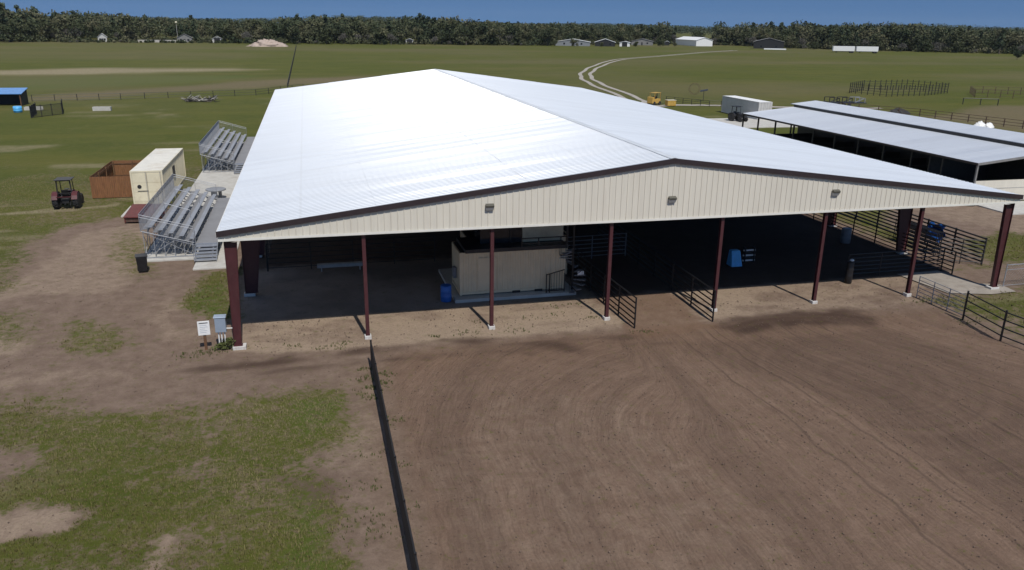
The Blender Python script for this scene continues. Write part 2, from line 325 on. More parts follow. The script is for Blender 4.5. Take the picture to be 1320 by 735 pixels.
    dark = np.maximum(dark, 1.0*sstep(0.42, 0.62, fbm(X, Y, 2.2, 87))*patch([(.3, 3.6), (4.2, 3.6), (5, 6), (4.5, 11), (.6, 11)], 1.0, .6))
    foot = patch([(18.6, 3.0), (45, 3.0), (45, 80), (-1, 80), (-1, 12.6), (18.6, 12.6)], 1.0, .8)*(Y > 3.2)  # floor under the roof: deep shade put into the dirt colour
    alley = patch([(19.1, -2.6), (23.5, -2.6), (23.8, 12), (18.9, 12)], 1.0, 0.25); pale = pale*(1-0.72*alley); 
    red = 0.75*alley+0.4*sstep(-6.5, -3, Y)*sstep(-1.2, -2.2, Y)*sstep(6, 9, X)*sstep(36, 30, X)
    # harrow pattern
    dx = X-19.5; dy = np.maximum(0, Y+13)
    ul = -np.sqrt(dx*dx+0.82*dy*dy); ur = dx/(1-0.25*sstep(-13, -3, Y)); u = np.where(dx < 0, ul*sstep(0, 2.0, -dx)+dx*(1-sstep(0, 2.0, -dx)), ur)
    har = sstep(6.2, 7.2, X)*sstep(37.2, 36, X)*sstep(-1.4, -3.2, Y)*(1-np.clip(grass, 0, 1))
    u = np.where(har > 0, u, 0)
    # pasture tones
    sand = np.zeros_like(X); gb = np.zeros_like(X); br = np.zeros_like(X)
    s = 6.0
    def fp(pts, soft=8): return sstep(-soft, soft, pdist(X, Y, pts)+big)
    sand = np.maximum(sand, fp([(-120, 212), (-78.2, 220.2), (-62.4, 232.6), (-40.2, 228.5), (-18.4, 232.8), (-8.8, 224.3), (-37.2, 209.4), (-55.3, 203.0), (-72.9, 200.3), (-120, 196)], 6))
    br = np.maximum(br, fp([(-47.5, 131.9), (-42.4, 147.1), (-29.0, 156.5), (-8.7, 178.0), (-0.8, 183.5), (21, 192), (12, 170), (-0.4, 161.3), (-7.2, 152.6), (-26.0, 140.2), (-35.0, 131.1), (-44.3, 127.5)], 5))
    br = np.maximum(br, fp([(109.9, 82.0), (134.4, 100.6), (150, 96), (150, 70), (112.3, 60), (108, 70)], 3))
    gb = np.maximum(gb, fp([(-120, 150), (-56.5, 148.3), (-69.1, 188.3), (-53.8, 194.6), (-25.3, 193.7), (-7.6, 196.4), (-22.2, 172.0), (-41.3, 159.2), (-48.3, 150.5)], 5))
    gb = np.maximum(gb, 0.9*sstep(-0.6, 0.6, pdist(X, Y, [(4.2, -8.0), (4.5, -6.4), (2.8, -6.2), (3.2, -9)])+wob*0.5)+0.9*sstep(-0.6, 0.6, pdist(X, Y, [(2.9, -13.4), (3.9, -14.1), (4.0, -17), (2.6, -17)])+wob*0.5)+0.8*sstep(-.4, .4, pdist(X, Y, [(-2.9, 7.1), (-2.9, 9.5), (-1.4, 10.6), (-0.6, 4.4), (-1.9, 4.2)])))
    # worn path where the tractor drives, light streaks in the near pasture
    tp = sstep(0.9, 0.2, ldist(X, Y, [(-60, 29), (-19.7, 31.3), (-16.7, 32.0), (-14.0, 32.4), (-11.9, 33.2)])+(fbm(X, Y, 1.5, 77)-0.5)*1.2)
    sand = np.maximum(sand, 0.8*tp)
    st = fbm(X*0.5, Y*1.6, 5.0, 91); sand = np.maximum(sand, 0.55*sstep(0.62, 0.76, st)*sstep(140, 60, far)*sstep(0.5, 1, grass))
    dead = 0.5*sstep(0.35, 0.75, fbm(X*0.7, Y*1.3, 60, 55))*sstep(60, 160, far)
    br = np.maximum(br, dead*0.95)
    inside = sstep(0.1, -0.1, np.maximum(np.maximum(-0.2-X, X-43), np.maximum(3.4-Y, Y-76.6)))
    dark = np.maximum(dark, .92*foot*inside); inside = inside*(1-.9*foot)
    grass = grass*(1+.75*sstep(28, 75, far))
    return grass, np.clip(pale, 0, 1), np.clip(dark, 0, 1), har, u, np.clip(sand, 0, 1), np.clip(br, 0, 1), np.clip(gb, 0, 1), np.clip(red, 0, 1), inside
Z = zones(X, Y)
near = sstep(60, 20, np.hypot(X-15, Y-2))
H = 0.05*(fbm(X, Y, 3, 61)-0.5)*near + 0.030*Z[3]*(vnoise(Z[4]*4.0, Y*0.25, 1.0, 71)-0.5) + 0.02*np.clip(Z[2], 0, 1)*(vnoise(X, Y, 0.6, 5)-.5)
H = H - 0.03 + 0.22*sstep(0.0, 1.0, Z[2])*0.12
H = H*sstep(600, 200, np.hypot(X, Y))
me = bpy.data.meshes.new('ground')
ny, nx = X.shape
idx = np.arange(nx*ny).reshape(ny, nx)
faces = np.stack([idx[:-1, :-1], idx[:-1, 1:], idx[1:, 1:], idx[1:, :-1]], -1).reshape(-1, 4)
me.vertices.add(nx*ny); me.vertices.foreach_set('co', np.stack([X, Y, H], -1).astype(np.float32).ravel())
me.loops.add(faces.size); me.loops.foreach_set('vertex_index', faces.astype(np.int32).ravel())
me.polygons.add(len(faces)); me.polygons.foreach_set('loop_start', (np.arange(len(faces))*4).astype(np.int32))
me.update(calc_edges=True)
me.polygons.foreach_set('use_smooth', np.ones(len(faces), bool))
def fcol(name, a, b, c):
    at = me.color_attributes.new(name, 'FLOAT_COLOR', 'POINT')
    at.data.foreach_set('color', np.stack([a, b, c, np.ones_like(a)], -1).astype(np.float32).ravel())
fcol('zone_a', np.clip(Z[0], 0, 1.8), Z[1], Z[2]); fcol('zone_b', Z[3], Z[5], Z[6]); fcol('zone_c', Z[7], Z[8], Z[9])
at = me.attributes.new('harrow', 'FLOAT', 'POINT'); at.data.foreach_set('value', Z[4].astype(np.float32).ravel())

def ground_mat():
    M = bpy.data.materials.new('earth_and_grass'); M.use_nodes = True
    t = M.node_tree; L = t.links.new; b = t.nodes['Principled BSDF']; b.inputs['Roughness'].default_value = 0.95
    b.inputs['Specular IOR Level'].default_value = 0.15
    geo = t.nodes.new('ShaderNodeNewGeometry'); P = geo.outputs['Position']
    def attr(n):
        a = t.nodes.new('ShaderNodeAttribute'); a.attribute_name = n; return a
    def sep(n):
        s = t.nodes.new('ShaderNodeSeparateColor'); L(attr(n).outputs['Color'], s.inputs[0]); return s.outputs
    def noise(scale, det=6, rough=0.6, vec=None, st=None):
        n = t.nodes.new('ShaderNodeTexNoise'); n.inputs['Scale'].default_value = scale; n.inputs['Detail'].default_value = det; n.inputs['Roughness'].default_value = rough
        v = vec or P
        if st:
            mp = t.nodes.new('ShaderNodeMapping'); mp.inputs['Scale'].default_value = st; L(v, mp.inputs[0]); v = mp.outputs[0]
        L(v, n.inputs[0]); return n.outputs[0]
    def rng(v, a, c, d=0.0, e=1.0):
        r = t.nodes.new('ShaderNodeMapRange'); r.interpolation_type = 'SMOOTHSTEP'
        r.inputs[1].default_value = a; r.inputs[2].default_value = c; r.inputs[3].default_value = d; r.inputs[4].default_value = e; L(v, r.inputs[0]); return r.outputs[0]
    def mth(op, a, c=None, d=None):
        n = t.nodes.new('ShaderNodeMath'); n.operation = op
        for i, q in enumerate((a, c, d)):
            if q is None: continue
            if isinstance(q, (int, float)): n.inputs[i].default_value = q
            else: L(q, n.inputs[i])
        return n.outputs[0]
    def mix(f, a, c, mode='MIX'):
        n = t.nodes.new('ShaderNodeMix'); n.data_type = 'RGBA'; n.blend_type = mode
        if isinstance(f, (int, float)): n.inputs[0].default_value = f
        else: L(f, n.inputs[0])
        for i, q in ((6, a), (7, c)):
            if isinstance(q, tuple): n.inputs[i].default_value = (*q, 1)
            else: L(q, n.inputs[i])
        return n.outputs[2]
    A, B, C = sep('zone_a'), sep('zone_b'), sep('zone_c')
    nf = noise(9, 8, 0.7); nm_ = noise(1.3, 6, 0.65); nl = noise(0.12, 5, 0.6); nff = noise(38, 4, 0.7); nh = noise(0.012, 4, 0.6)
    # dirt
    dirt = mix(rng(nm_, 0.3, 0.7), (0.172, 0.120, 0.090), (0.232, 0.168, 0.128))
    dirt = mix(mth('MULTIPLY', B[0], 0.8), dirt, mix(rng(nm_, 0.3, 0.7), (0.200, 0.127, 0.088), (0.226, 0.147, 0.103)))
    pm = mth('ADD', A[1], mth('MULTIPLY', mth('SUBTRACT', nm_, 0.5), 0.7))
    dirt = mix(mth('MULTIPLY', rng(pm, 0.15, 0.95), 1.0), dirt, mix(nf, (0.30, 0.222, 0.158), (0.36, 0.280, 0.208)))
    dirt = mix(mth('MULTIPLY', C[1], 0.6), dirt, (0.185, 0.108, 0.066))
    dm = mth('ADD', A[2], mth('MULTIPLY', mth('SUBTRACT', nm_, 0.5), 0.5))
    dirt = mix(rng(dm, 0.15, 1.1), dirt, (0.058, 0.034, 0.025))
    # harrow lines
    cx = t.nodes.new('ShaderNodeCombineXYZ'); sp = t.nodes.new('ShaderNodeSeparateXYZ'); L(P, sp.inputs[0])
    hu = attr('harrow').outputs['Fac']
    wobu = mth('MULTIPLY_ADD', mth('SUBTRACT', nl, 0.5), 2.0, hu)
    L(mth('MULTIPLY', wobu, 3.0), cx.inputs[0]); L(mth('MULTIPLY', sp.outputs[1], 0.16), cx.inputs[1]); L(mth('MULTIPLY', sp.outputs[0], 0.05), cx.inputs[2])
    hn = noise(1.0, 5, 0.75, cx.outputs[0])
    hn2 = noise(0.23, 2, 0.5, cx.outputs[0])
    cx2 = t.nodes.new('ShaderNodeCombineXYZ'); L(mth('MULTIPLY', wobu, 11.0), cx2.inputs[0]); L(mth('MULTIPLY', sp.outputs[1], 0.5), cx2.inputs[1])
    hn3 = noise(1.0, 4, 0.7, cx2.outputs[0])
    dirt = mix(mth('MULTIPLY', B[0], rng(hn3, 0.34, 0.58, 0.26, 0.0)), dirt, (0.058, 0.038, 0.028))
    dirt = mix(mth('MULTIPLY', B[0], rng(hn3, 0.55, 0.75, 0.0, 0.22)), dirt, (0.28, 0.20, 0.15))
    hl = mth('MULTIPLY', B[0], rng(hn, 0.36, 0.62, 0.15, -0.08))
    dirt = mix(mth('MAXIMUM', hl, 0.0), dirt, (0.056, 0.037, 0.029))
    dirt = mix(mth('MAXIMUM', mth('MULTIPLY', hl, -0.9), 0.0), dirt, (0.30, 0.225, 0.17))
    hb = mth('MULTIPLY', B[0], rng(hn2, 0.35, 0.65, 0.22, 0.0))
    dirt = mix(hb, dirt, (0.066, 0.043, 0.034))
    # single wheel ruts along the drag lines
    wob2 = mth('MULTIPLY_ADD', mth('SUBTRACT', noise(0.35, 2, 0.5), 0.5), 0.9, hu)
    rut = None
    for u0, wd_ in ((1.9, .05), (4.2, .05), (4.9, .03), (7.3, .045), (9.5, .05), (11.2, .03), (12.4, .05)):
        q = rng(mth('ABSOLUTE', mth('SUBTRACT', wob2, u0)), wd_*2.2, wd_*0.4)
        rut = q if rut is None else mth('MAXIMUM', rut, q)
    rut = mth('MULTIPLY', mth('MULTIPLY', rut, B[0]), rng(nl, 0.38, 0.58, 0.0, 0.42))
    dirt = mix(rut, dirt, (0.05, 0.034, 0.027))
    dirt = mix(rng(nf, 0.25, 0.70, 0.30, 0.0), dirt, (0.06, 0.040, 0.030))
    dirt = mix(rng(noise(4.2, 3, 0.5), 0.60, 0.70, 0.0, 0.20), dirt, (0.075, 0.050, 0.038))
    dirt = mix(rng(noise(22, 3, 0.6), 0.58, 0.70, 0.0, 0.28), dirt, (0.055, 0.037, 0.028))
    dirt = mix(rng(nff, 0.60, 0.8, 0.0, 0.22), dirt, (0.30, 0.24, 0.19))
    # floor colour inside, paler and greyer than the plain dirt
    dirt = mix(mth('MULTIPLY', C[2], 0.8), dirt, mix(rng(nl, 0.4, 0.6), (0.175, 0.142, 0.122), (0.300, 0.246, 0.212)))
    # grass
    g1 = mix(rng(nl, 0.3, 0.7), (0.062, 0.081, 0.010), (0.098, 0.107, 0.017))
    g1 = mix(rng(nm_, 0.38, 0.75, 0, 0.6), g1, (0.138, 0.120, 0.038))
    g1 = mix(rng(nf, 0.3, 0.75, 0.45, 0.0), g1, (0.044, 0.050, 0.016))
    hay = noise(1.0, 5, 0.6, None, (0.02, 0.12, 0.1))
    g1 = mix(rng(hay, 0.42, 0.68, 0, 0.55), g1, (0.118, 0.107, 0.024))
    g1 = mix(rng(nh, 0.35, 0.65, 0, 0.5), g1, (0.066, 0.080, 0.011))
    mot = noise(1.0, 6, 0.7, None, (0.25, 0.6, 0.3))
    g1 = mix(rng(mot, 0.54, 0.74, 0, 0.42), g1, (0.142, 0.127, 0.042))
    g1 = mix(rng(mot, 0.46, 0.26, 0, 0.5), g1, (0.050, 0.062, 0.014))
    g1 = mix(mth('MULTIPLY', C[0], 0.8), g1, mix(nf, (0.052, 0.082, 0.012), (0.085, 0.112, 0.022)))
    g1 = mix(mth('MULTIPLY', B[2], rng(nm_, 0.25, 0.7, 0.55, 0.95)), g1, (0.150, 0.118, 0.072))
    g1 = mix(mth('MULTIPLY', B[1], rng(nm_, 0.25, 0.6, 0.45, 0.95)), g1, (0.27, 0.225, 0.145))
    gm = mth('ADD', A[0], mth('ADD', mth('MULTIPLY', mth('SUBTRACT', noise(2.3, 5, 0.7), 0.5), 2.6), mth('MULTIPLY', mth('SUBTRACT', nf, 0.5), 2.0)))
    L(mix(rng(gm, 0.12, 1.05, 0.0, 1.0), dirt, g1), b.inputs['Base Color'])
    bh = mth('ADD', mth('MULTIPLY', nf, 0.6), mth('ADD', mth('MULTIPLY', nff, 0.4), mth('MULTIPLY', mth('MULTIPLY', mth('ADD', hn, hn3), B[0]), 0.6)))
    bp = t.nodes.new('ShaderNodeBump'); bp.inputs['Strength'].default_value = 0.7; bp.inputs['Distance'].default_value = 0.10
    L(bh, bp.inputs['Height']); L(bp.outputs[0], b.inputs['Normal'])
    return M
me.materials.append(ground_mat())
go = bpy.data.objects.new('ground', me); col.objects.link(go); tag(go, kind='structure')

# two-track farm road, concrete slabs
def strip(name, pts, wdt, z, mt):
    mb = MB(); n = len(pts); P2 = [Vector((p[0], p[1], 0)) for p in pts]; L_ = []; R_ = []
    for i, p in enumerate(P2):
        d = (P2[min(i+1, n-1)]-P2[max(i-1, 0)]).normalized(); s = Vector((d.y, -d.x, 0))
        k = wdt*(0.92+0.16*rnd.random())/2; L_.append(p-s*k+Vector((0, 0, z))); R_.append(p+s*k+Vector((0, 0, z)))
    for i in range(n-1): mb.quad(L_[i], R_[i], R_[i+1], L_[i+1])
    return mb
def cr(pts, k=10):
    out = []
    for i in range(len(pts)-1):
        p0 = Vector(pts[max(i-1, 0)]); p1 = Vector(pts[i]); p2 = Vector(pts[i+1]); p3 = Vector(pts[min(i+2, len(pts)-1)])
        for j in range(k):
            u = j/k; out.append(0.5*((2*p1)+(p2-p0)*u+(2*p0-5*p1+4*p2-p3)*u*u+(3*p1-p0-3*p2+p3)*u**3))
    out.append(Vector(pts[-1])); return out
MT['roadsand'] = mat('pale_track_sand', (0.34, 0.31, 0.27), 0.95, 0, 0.25, 0.5, 0.4, 3)
road = cr([(60, 92), (66.5, 112), (69.3, 122), (75, 157), (80, 180), (87.5, 203), (100, 232), (118, 268), (140, 305), (180, 347), (222, 392), (268, 436)], 12)
mb = MB()
for off in (-1.5, 1.5):
    pp = []
    for i, p in enumerate(road):
        d = (road[min(i+1, len(road)-1)]-road[max(i-1, 0)]).normalized(); s = Vector((d.y, -d.x)); wv = 0.25*math.sin(i*0.5)
        pp.append((p.x+s.x*(off+wv), p.y+s.y*(off+wv)))
    q = strip('road', pp, 1.15, 0.03, 'roadsand'); n0 = len(mb.v); mb.v += q.v; mb.f += [tuple(n0+i for i in f) for f in q.f]
tag(mb.build('road', 'roadsand'), kind='structure')
mb = strip('path', [(66.0, 104), (72, 106.5), (80, 105), (92, 100), (110, 96)], 2.6, 0.025, 'roadsand')
tag(mb.build('path', 'roadsand'), kind='structure')
mb = MB(); mb.box(-6.75, -1.15, 15.55, 68.0, -0.2, 0.07); mb.box(-3.45, -1.2, 13.2, 15.54, -0.2, 0.055); mb.box(-10.5, -7.6, 28.6, 32.3, -0.2, 0.06)
tag(mb.build('concrete_slab', 'concrete', bev=0.01), kind='structure')
mb = MB(); mb.box(59.7, 84, 15.9, 20.0, -0.2, 0.08); mb.box(66.5, 80, 72, 84, -0.2, 0.08)
tag(mb.build('concrete_apron', 'concrete', bev=0.01), kind='structure')
MT['dustyconcrete'] = mat('dusty_concrete', (0.30, 0.265, 0.225), 0.9, 0, 0.2, 1.5, 0.3, 12, dirt=(0.21, 0.165, 0.13), dscale=0.9)
mb = MB(); mb.v = [(39.2, -.2, .02), (41.6, -.9, .02), (43.4, -.8, .02), (43.6, .5, .02), (42.3, 1.0, .02), (41.9, 3.7, .02), (38.8, 3.6, .02)]; mb.f = [tuple(range(7))]
tag(mb.build('concrete_pad', 'dustyconcrete'), kind='structure')

# ------------------------------------------------------------ main building
BW, BL, OH, HE, HP, HC = 42.7, 76.8, 0.22, 5.62, 8.26, 5.25
XM = BW/2; SL = (HP-HE)/(XM+OH)
def zr(x): return HP-SL*abs(x-XM)
bld = thing('arena_building', 'large open sided riding arena with white metal gable roof and maroon steel columns', 'arena')
# ribbed roof sheets, one mesh per slope
prof = []
y = -OH-0.02
while y < BL+OH:
    for dy, dz in ((0, 0), (0.255, 0), (0.27, 0.024), (0.29, 0.024)): prof.append((y+dy, dz))
    y += 0.305
prof.append((y, 0))
for side in (-1, 1):
    mb = MB(); xe = XM+side*(XM+OH+0.03); lap = [XM+side*0.02, XM+side*7.3, XM+side*14.5, xe]
    for k in range(3):
        xa, xb = lap[k], lap[k+1]; n0 = len(mb.v); lift = 0.012*(2-k)
        for (yy, dz) in prof:
            mb.v.append((xa, yy, zr(xa)+dz+lift)); mb.v.append((xb+side*(0.1 if k < 2 else 0), yy, zr(xb)-SL*(0.1 if k < 2 else 0)+dz+lift))
        for i in range(len(prof)-1): mb.f.append((n0+2*i, n0+2*i+1, n0+2*i+3, n0+2*i+2))
    mb.build('roof_slope', 'roof', bld)
mb = MB()
for s in (-1, 1):
    mb.hexa([(XM, -OH-.03, HP+.05), (XM+s*.20, -OH-.03, HP-SL*.20+.045), (XM+s*.20, BL+OH, HP-SL*.20+.045), (XM, BL+OH, HP+.05), (XM, -OH-.03, HP+.065), (XM+s*.20, -OH-.03, HP-SL*.20+.06), (XM+s*.20, BL+OH, HP-SL*.20+.06), (XM, BL+OH, HP+.065)])
mb.build('ridge_cap', 'ridge', bld)
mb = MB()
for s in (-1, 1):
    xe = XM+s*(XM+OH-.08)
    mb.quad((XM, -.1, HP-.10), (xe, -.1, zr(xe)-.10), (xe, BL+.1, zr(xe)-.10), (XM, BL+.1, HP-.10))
mb.build('ceiling', 'ceiling', bld)  # dark sheet added under the white roof to hold down bounced light
def gable(yf, sgn):
    mb = MB(); px = []; x = -OH+0.01
    while x < BW+OH-0.02:
        for dx, dy in ((0, 0), (0.25, 0), (0.262, 0.03), (0.290, 0.03)):
            if x+dx < BW+OH-0.01: px.append((x+dx, dy))
        x += 0.305
    px.append((BW+OH-0.01, 0)); n = len(px)
    for (x, dy) in px:
        mb.v.append((x, yf+sgn*dy, HC)); mb.v.append((x, yf+sgn*dy, zr(x)-0.12))
    for (x, dy) in px:
        mb.v.append((x, yf-sgn*0.02, HC)); mb.v.append((x, yf-sgn*0.02, zr(x)-0.12))
    for i in range(n-1):
        mb.f.append((2*i, 2*i+2, 2*i+3, 2*i+1)); j = 2*n; mb.f.append((j+2*i, j+2*i+1, j+2*i+3, j+2*i+2)); mb.f.append((2*i, j+2*i, j+2*i+2, 2*i+2))
    mb.build('gable_siding', 'siding', bld)
    t = MB(); t.box(-OH, BW+OH, yf+sgn*0.035, yf+sgn*0.055, HC-.07, HC+.04); t.build('siding_trim', 'white_trim', bld)
    t = MB()
    for s in (-1, 1):
        xe = XM+s*(XM+OH+.05); a, b2 = yf+sgn*0.06, yf+sgn*0.11
        t.hexa([(XM, a, HP-.22), (xe, a, zr(xe)-.22), (xe, b2, zr(xe)-.22), (XM, b2, HP-.22), (XM, a, HP+.035), (xe, a, zr(xe)+.035), (xe, b2, zr(xe)+.035), (XM, b2, HP+.035)])
    t.build('rake_trim', 'trim', bld)
gable(-OH+.02, -1); gable(BL+OH-.02, 1)
for x0, x1 in ((-OH-.06, -OH-.02), (BW+OH+.02, BW+OH+.06)): MB().box(x0, x1, -.3, BL+.3, HE-.2, HE-.015).build('eave_trim', 'white_trim', bld)
pierm = MB().box(-.16, .16, -.17, .17, -.3, .143)
def ibeam(z1, fwd, d):
    mb = MB(); mb.box(-fwd/2, fwd/2, -d/2, -d/2+.02, .16, z1); mb.box(-fwd/2, fwd/2, d/2-.02, d/2, .16, z1); mb.box(-.012, .012, -d/2+.02, d/2-.02, .16, z1); mb.box(-fwd/2-.02, fwd/2+.02, -d/2-.02, d/2+.02, .145, .165); return mb
c0 = ibeam(HC+.25, .17, .20).build('column', 'maroon', bld); c0.location = (6.1, 0, 0)
p0 = pierm.build('pier', 'pier', c0, bev=.02)
for yy in (0, BL):
    for i in range(1, 7):
        if yy == 0 and i == 1: continue
        c = inst(c0, bld, (6.1*i, yy, 0)); inst(p0, c)
# rigid frames: tapered columns and rafters, one frame each
def frame(yy):
    mb = MB()
    for s in (-1, 1):
        xo = 0.0 if s < 0 else BW
        wb, wt = (.30, .52) if yy in (0, BL) else (.62, 1.15)
        f = lambda x: xo - s*x
        zt = zr(0)-.32-(.26 if yy in (0, BL) else .80)
        for ya, yb in ((yy-.012, yy+.012),): mb.hexa([(f(0), ya, .16), (f(wb), ya, .16), (f(wb), yb, .16), (f(0), yb, .16), (f(0), ya, zt), (f(wt), ya, zt), (f(wt), yb, zt), (f(0), yb, zt)])
        mb.hexa([(f(-.015), yy-.10, .16), (f(.0), yy-.10, .16), (f(.0), yy+.10, .16), (f(-.015), yy+.10, .16), (f(-.015), yy-.10, HE-.26), (f(.0), yy-.10, HE-.26), (f(.0), yy+.10, HE-.26), (f(-.015), yy+.10, HE-.26)])
        mb.hexa([(f(wb), yy-.10, .16), (f(wb+.018), yy-.10, .16), (f(wb+.018), yy+.10, .16), (f(wb), yy+.10, .16), (f(wt), yy-.10, zt), (f(wt+.018), yy-.10, zt), (f(wt+.018), yy+.10, zt), (f(wt), yy+.10, zt)])
        # rafter
        xs = [f(.0), f(8), XM]; dp = [.26, .24, .3] if yy in (0, BL) else [.80, .55, .7]
        for k in range(2):
            xa, xb = xs[k], xs[k+1]; za, zb = zr(xa)-.32, zr(xb)-.32
            mb.hexa([(xa, yy-.012, za-dp[k]), (xb, yy-.012, zb-dp[k+1]), (xb, yy+.012, zb-dp[k+1]), (xa, yy+.012, za-dp[k]), (xa, yy-.012, za), (xb, yy-.012, zb), (xb, yy+.012, zb), (xa, yy+.012, za)])
            for q in (0, 1):
                ea, eb = (za-dp[k], zb-dp[k+1]) if q == 0 else (za, zb)
                mb.hexa([(xa, yy-.12, ea), (xb, yy-.12, eb), (xb, yy+.12, eb), (xa, yy+.12, ea), (xa, yy-.12, ea+.018), (xb, yy-.12, eb+.018), (xb, yy+.12, eb+.018), (xa, yy+.12, ea+.018)])
        mb.box(min(f(-.05), f(wb+.06)), max(f(-.05), f(wb+.06)), yy-.17, yy+.17, .14, .16)
    return mb
for k in range(11):
    yy = 7.68*k
    fr = frame(yy).build('rigid_frame', 'maroon', bld)
    for s in (0, 1):
        pb = MB(); xc = .21 if s == 0 else BW-.21; pb.box(xc-.30, xc+.30, yy-.22, yy+.22, -.3, .139); pb.build('pier', 'pier', fr, bev=.02)
mb = MB()
for s in (-1, 1):
    for k in range(15):
        x = XM+s*(.5+1.45*k); z = zr(x)-.30; mb.box(x-.035, x+.035, 0, BL, z, z+.17)
mb.build('purlin', 'maroon', bld)
for x in (12.02, 21.36, 30.71):      # wall lights on the gable
    h = MB(); z = 6.24
    h.hexa([(x-.20, -.40, z), (x+.20, -.40, z), (x+.20, -.252, z), (x-.20, -.252, z), (x-.20, -.42, z+.10), (x+.20, -.42, z+.10), (x+.20, -.252, z+.17), (x-.20, -.252, z+.17)])
    ho = h.build('wall_light', 'bronze', bld, bev=.01)
    l = MB(); l.hexa([(x-.17, -.31, z-.16), (x+.17, -.31, z-.16), (x+.17, -.252, z-.18), (x-.17, -.252, z-.18), (x-.19, -.39, z-.002), (x+.19, -.39, z-.002), (x+.19, -.252, z-.002), (x-.19, -.252, z-.002)])
    l.build('lens', 'lamp', ho)

# ------------------------------------------------------------ fences
def pipe_fence(name, label, cat, pts, h, nr, mt, pr=.035, rr=.025, sp=2.4, zlo=.3, group=None, panel=None, top=0.0):
    o = thing(name, label, cat, (pts[0][0], pts[0][1], 0), 0, group); off = Vector((pts[0][0], pts[0][1], 0))
    post = None; first = True; seg = 0
    for a, b in zip(pts[:-1], pts[1:]):
        A = Vector((*a, 0)); B = Vector((*b, 0)); ln = (B-A).length; n = max(1, round(ln/sp))
        for k in range(0 if first else 1, n+1):
            p = A.lerp(B, k/n)-off
            if post is None: post = MB().tube((0, 0, -.2), (0, 0, h+top), pr, 8).build('post', mt, o); post.location = p
            else: inst(post, o, p)
        first = False
        for r in range(nr):
            z = h-.03-(h-zlo)*r/max(1, nr-1)
            MB().tube(A-off+Vector((0, 0, z)), B-off+Vector((0, 0, z)), rr, 6).build('rail', mt, o)
        if panel:
            d = (B-A).normalized(); s = Vector((d.y, -d.x, 0))*.02; a0, b0 = A-off, B-off; zt = Vector((0, 0, h-.05)); zb = Vector((0, 0, .04))
            MB().hexa([a0+s+zb, b0+s+zb, b0+s*1.5+zb, a0+s*1.5+zb, a0+s+zt, b0+s+zt, b0+s*1.5+zt, a0+s*1.5+zt]).build('windscreen', panel, o)
    return o
pipe_fence('yard_fence', 'long low black fence with dark screen dividing grass from the bare arena dirt', 'fence', [(6.03, -3.2), (6.03, -46)], 1.12, 4, 'black', .04, .03, 2.45, .25, None, 'mesh', .04)
alleyg = 'black pipe panels lining the dirt alley'
pipe_fence('alley_fence', 'black pipe panel fence beside the fourth column, left side of the red dirt alley', 'fence', [(19.25, -1.5), (18.75, 10.5)], 1.62, 6, 'black', .045, .036, 2.1, .18, alleyg)
pipe_fence('alley_fence', 'black pipe panel fence beside the fifth column, right side of the red dirt alley', 'fence', [(23.6, -1.45), (23.85, 16.5)], 1.66, 6, 'black', .045, .036, 2.75, .18, alleyg)
pipe_fence('pipe_gate', 'grey six bar tube gate between the seventh column and black fence', 'gate', [(36.95, -.35), (36.97, -3.75)], 1.25, 6, 'galv', .025, .02, 1.2, .15)
pipe_fence('pipe_fence', 'black four rail pipe fence along the grass right of the arena dirt', 'fence', [(36.75, -4.0), (36.3, -6.9), (36.7, -9.8), (36.9, -30)], 1.5, 4, 'black', .05, .032, 2.9, .28, None, None, .08)
pipe_fence('side_fence', 'black pipe fence between the building columns along its right side', 'fence', [(42.36, 3.0), (42.36, 76.0)], 1.45, 6, 'black', .045, .034, 2.4, .25)
pipe_fence('side_fence', 'dark pipe fence in deep shade along the left side of the arena', 'fence', [(.95, 12.1), (.95, 76.0)], 1.6, 6, 'dark', .03, .022, 2.4, .25)
pipe_fence('cross_fence', 'dark pipe fence crossing the shaded floor behind the grey plank', 'fence', [(1.0, 12.1), (11.2, 12.1)], 1.7, 6, 'dark', .03, .025, 2.4, .2)
pipe_fence('panel_fence', 'black panel fence in the shade between the dark drum and right side fence', 'fence', [(35.2, 3.6), (42.2, 3.75)], 1.5, 6, 'black', .04, .032, 2.3, .25)
pipe_fence('alley_gate', 'dark pipe gate closing the back of the red dirt alley', 'gate', [(18.9, 10.6), (23.7, 10.9)], 1.55, 6, 'grey', .035, .026, 2.4, .2)
# corral of tall panels outside the right columns
cor = pipe_fence('corral_fence', 'tall dark corral panels forming a chute right of the last columns', 'corral', [(45.9, 4.4), (46.4, 30.5), (45.4, 52)], 1.72, 7, 'dark', .06, .055, 2.6, .2, None, None, .05)
pipe_fence('corral_gate', 'short dark end gate closing the near mouth of the corral chute', 'gate', [(43.4, 5.4), (45.75, 4.25)], 1.65, 6, 'dark', .03, .025, 1.2, .2)
o = thing('panel_stack', 'black corral panels leaning together behind the blue tarp', 'panels', (45.2, 8.6, 0))
for k in range(4):
    mb = MB()
    for r in range(6): mb.tube((-.9+.14*k, -1.8, .2+.27*r), (-.9+.14*k, 2.2, .2+.27*r), .022, 6)
    for yy in (-1.8, .2, 2.2): mb.tube((-.9+.14*k, yy, .02), (-.9+.14*k, yy, 1.6), .025, 6)
    mb.build('tube_panel', 'dark', o)
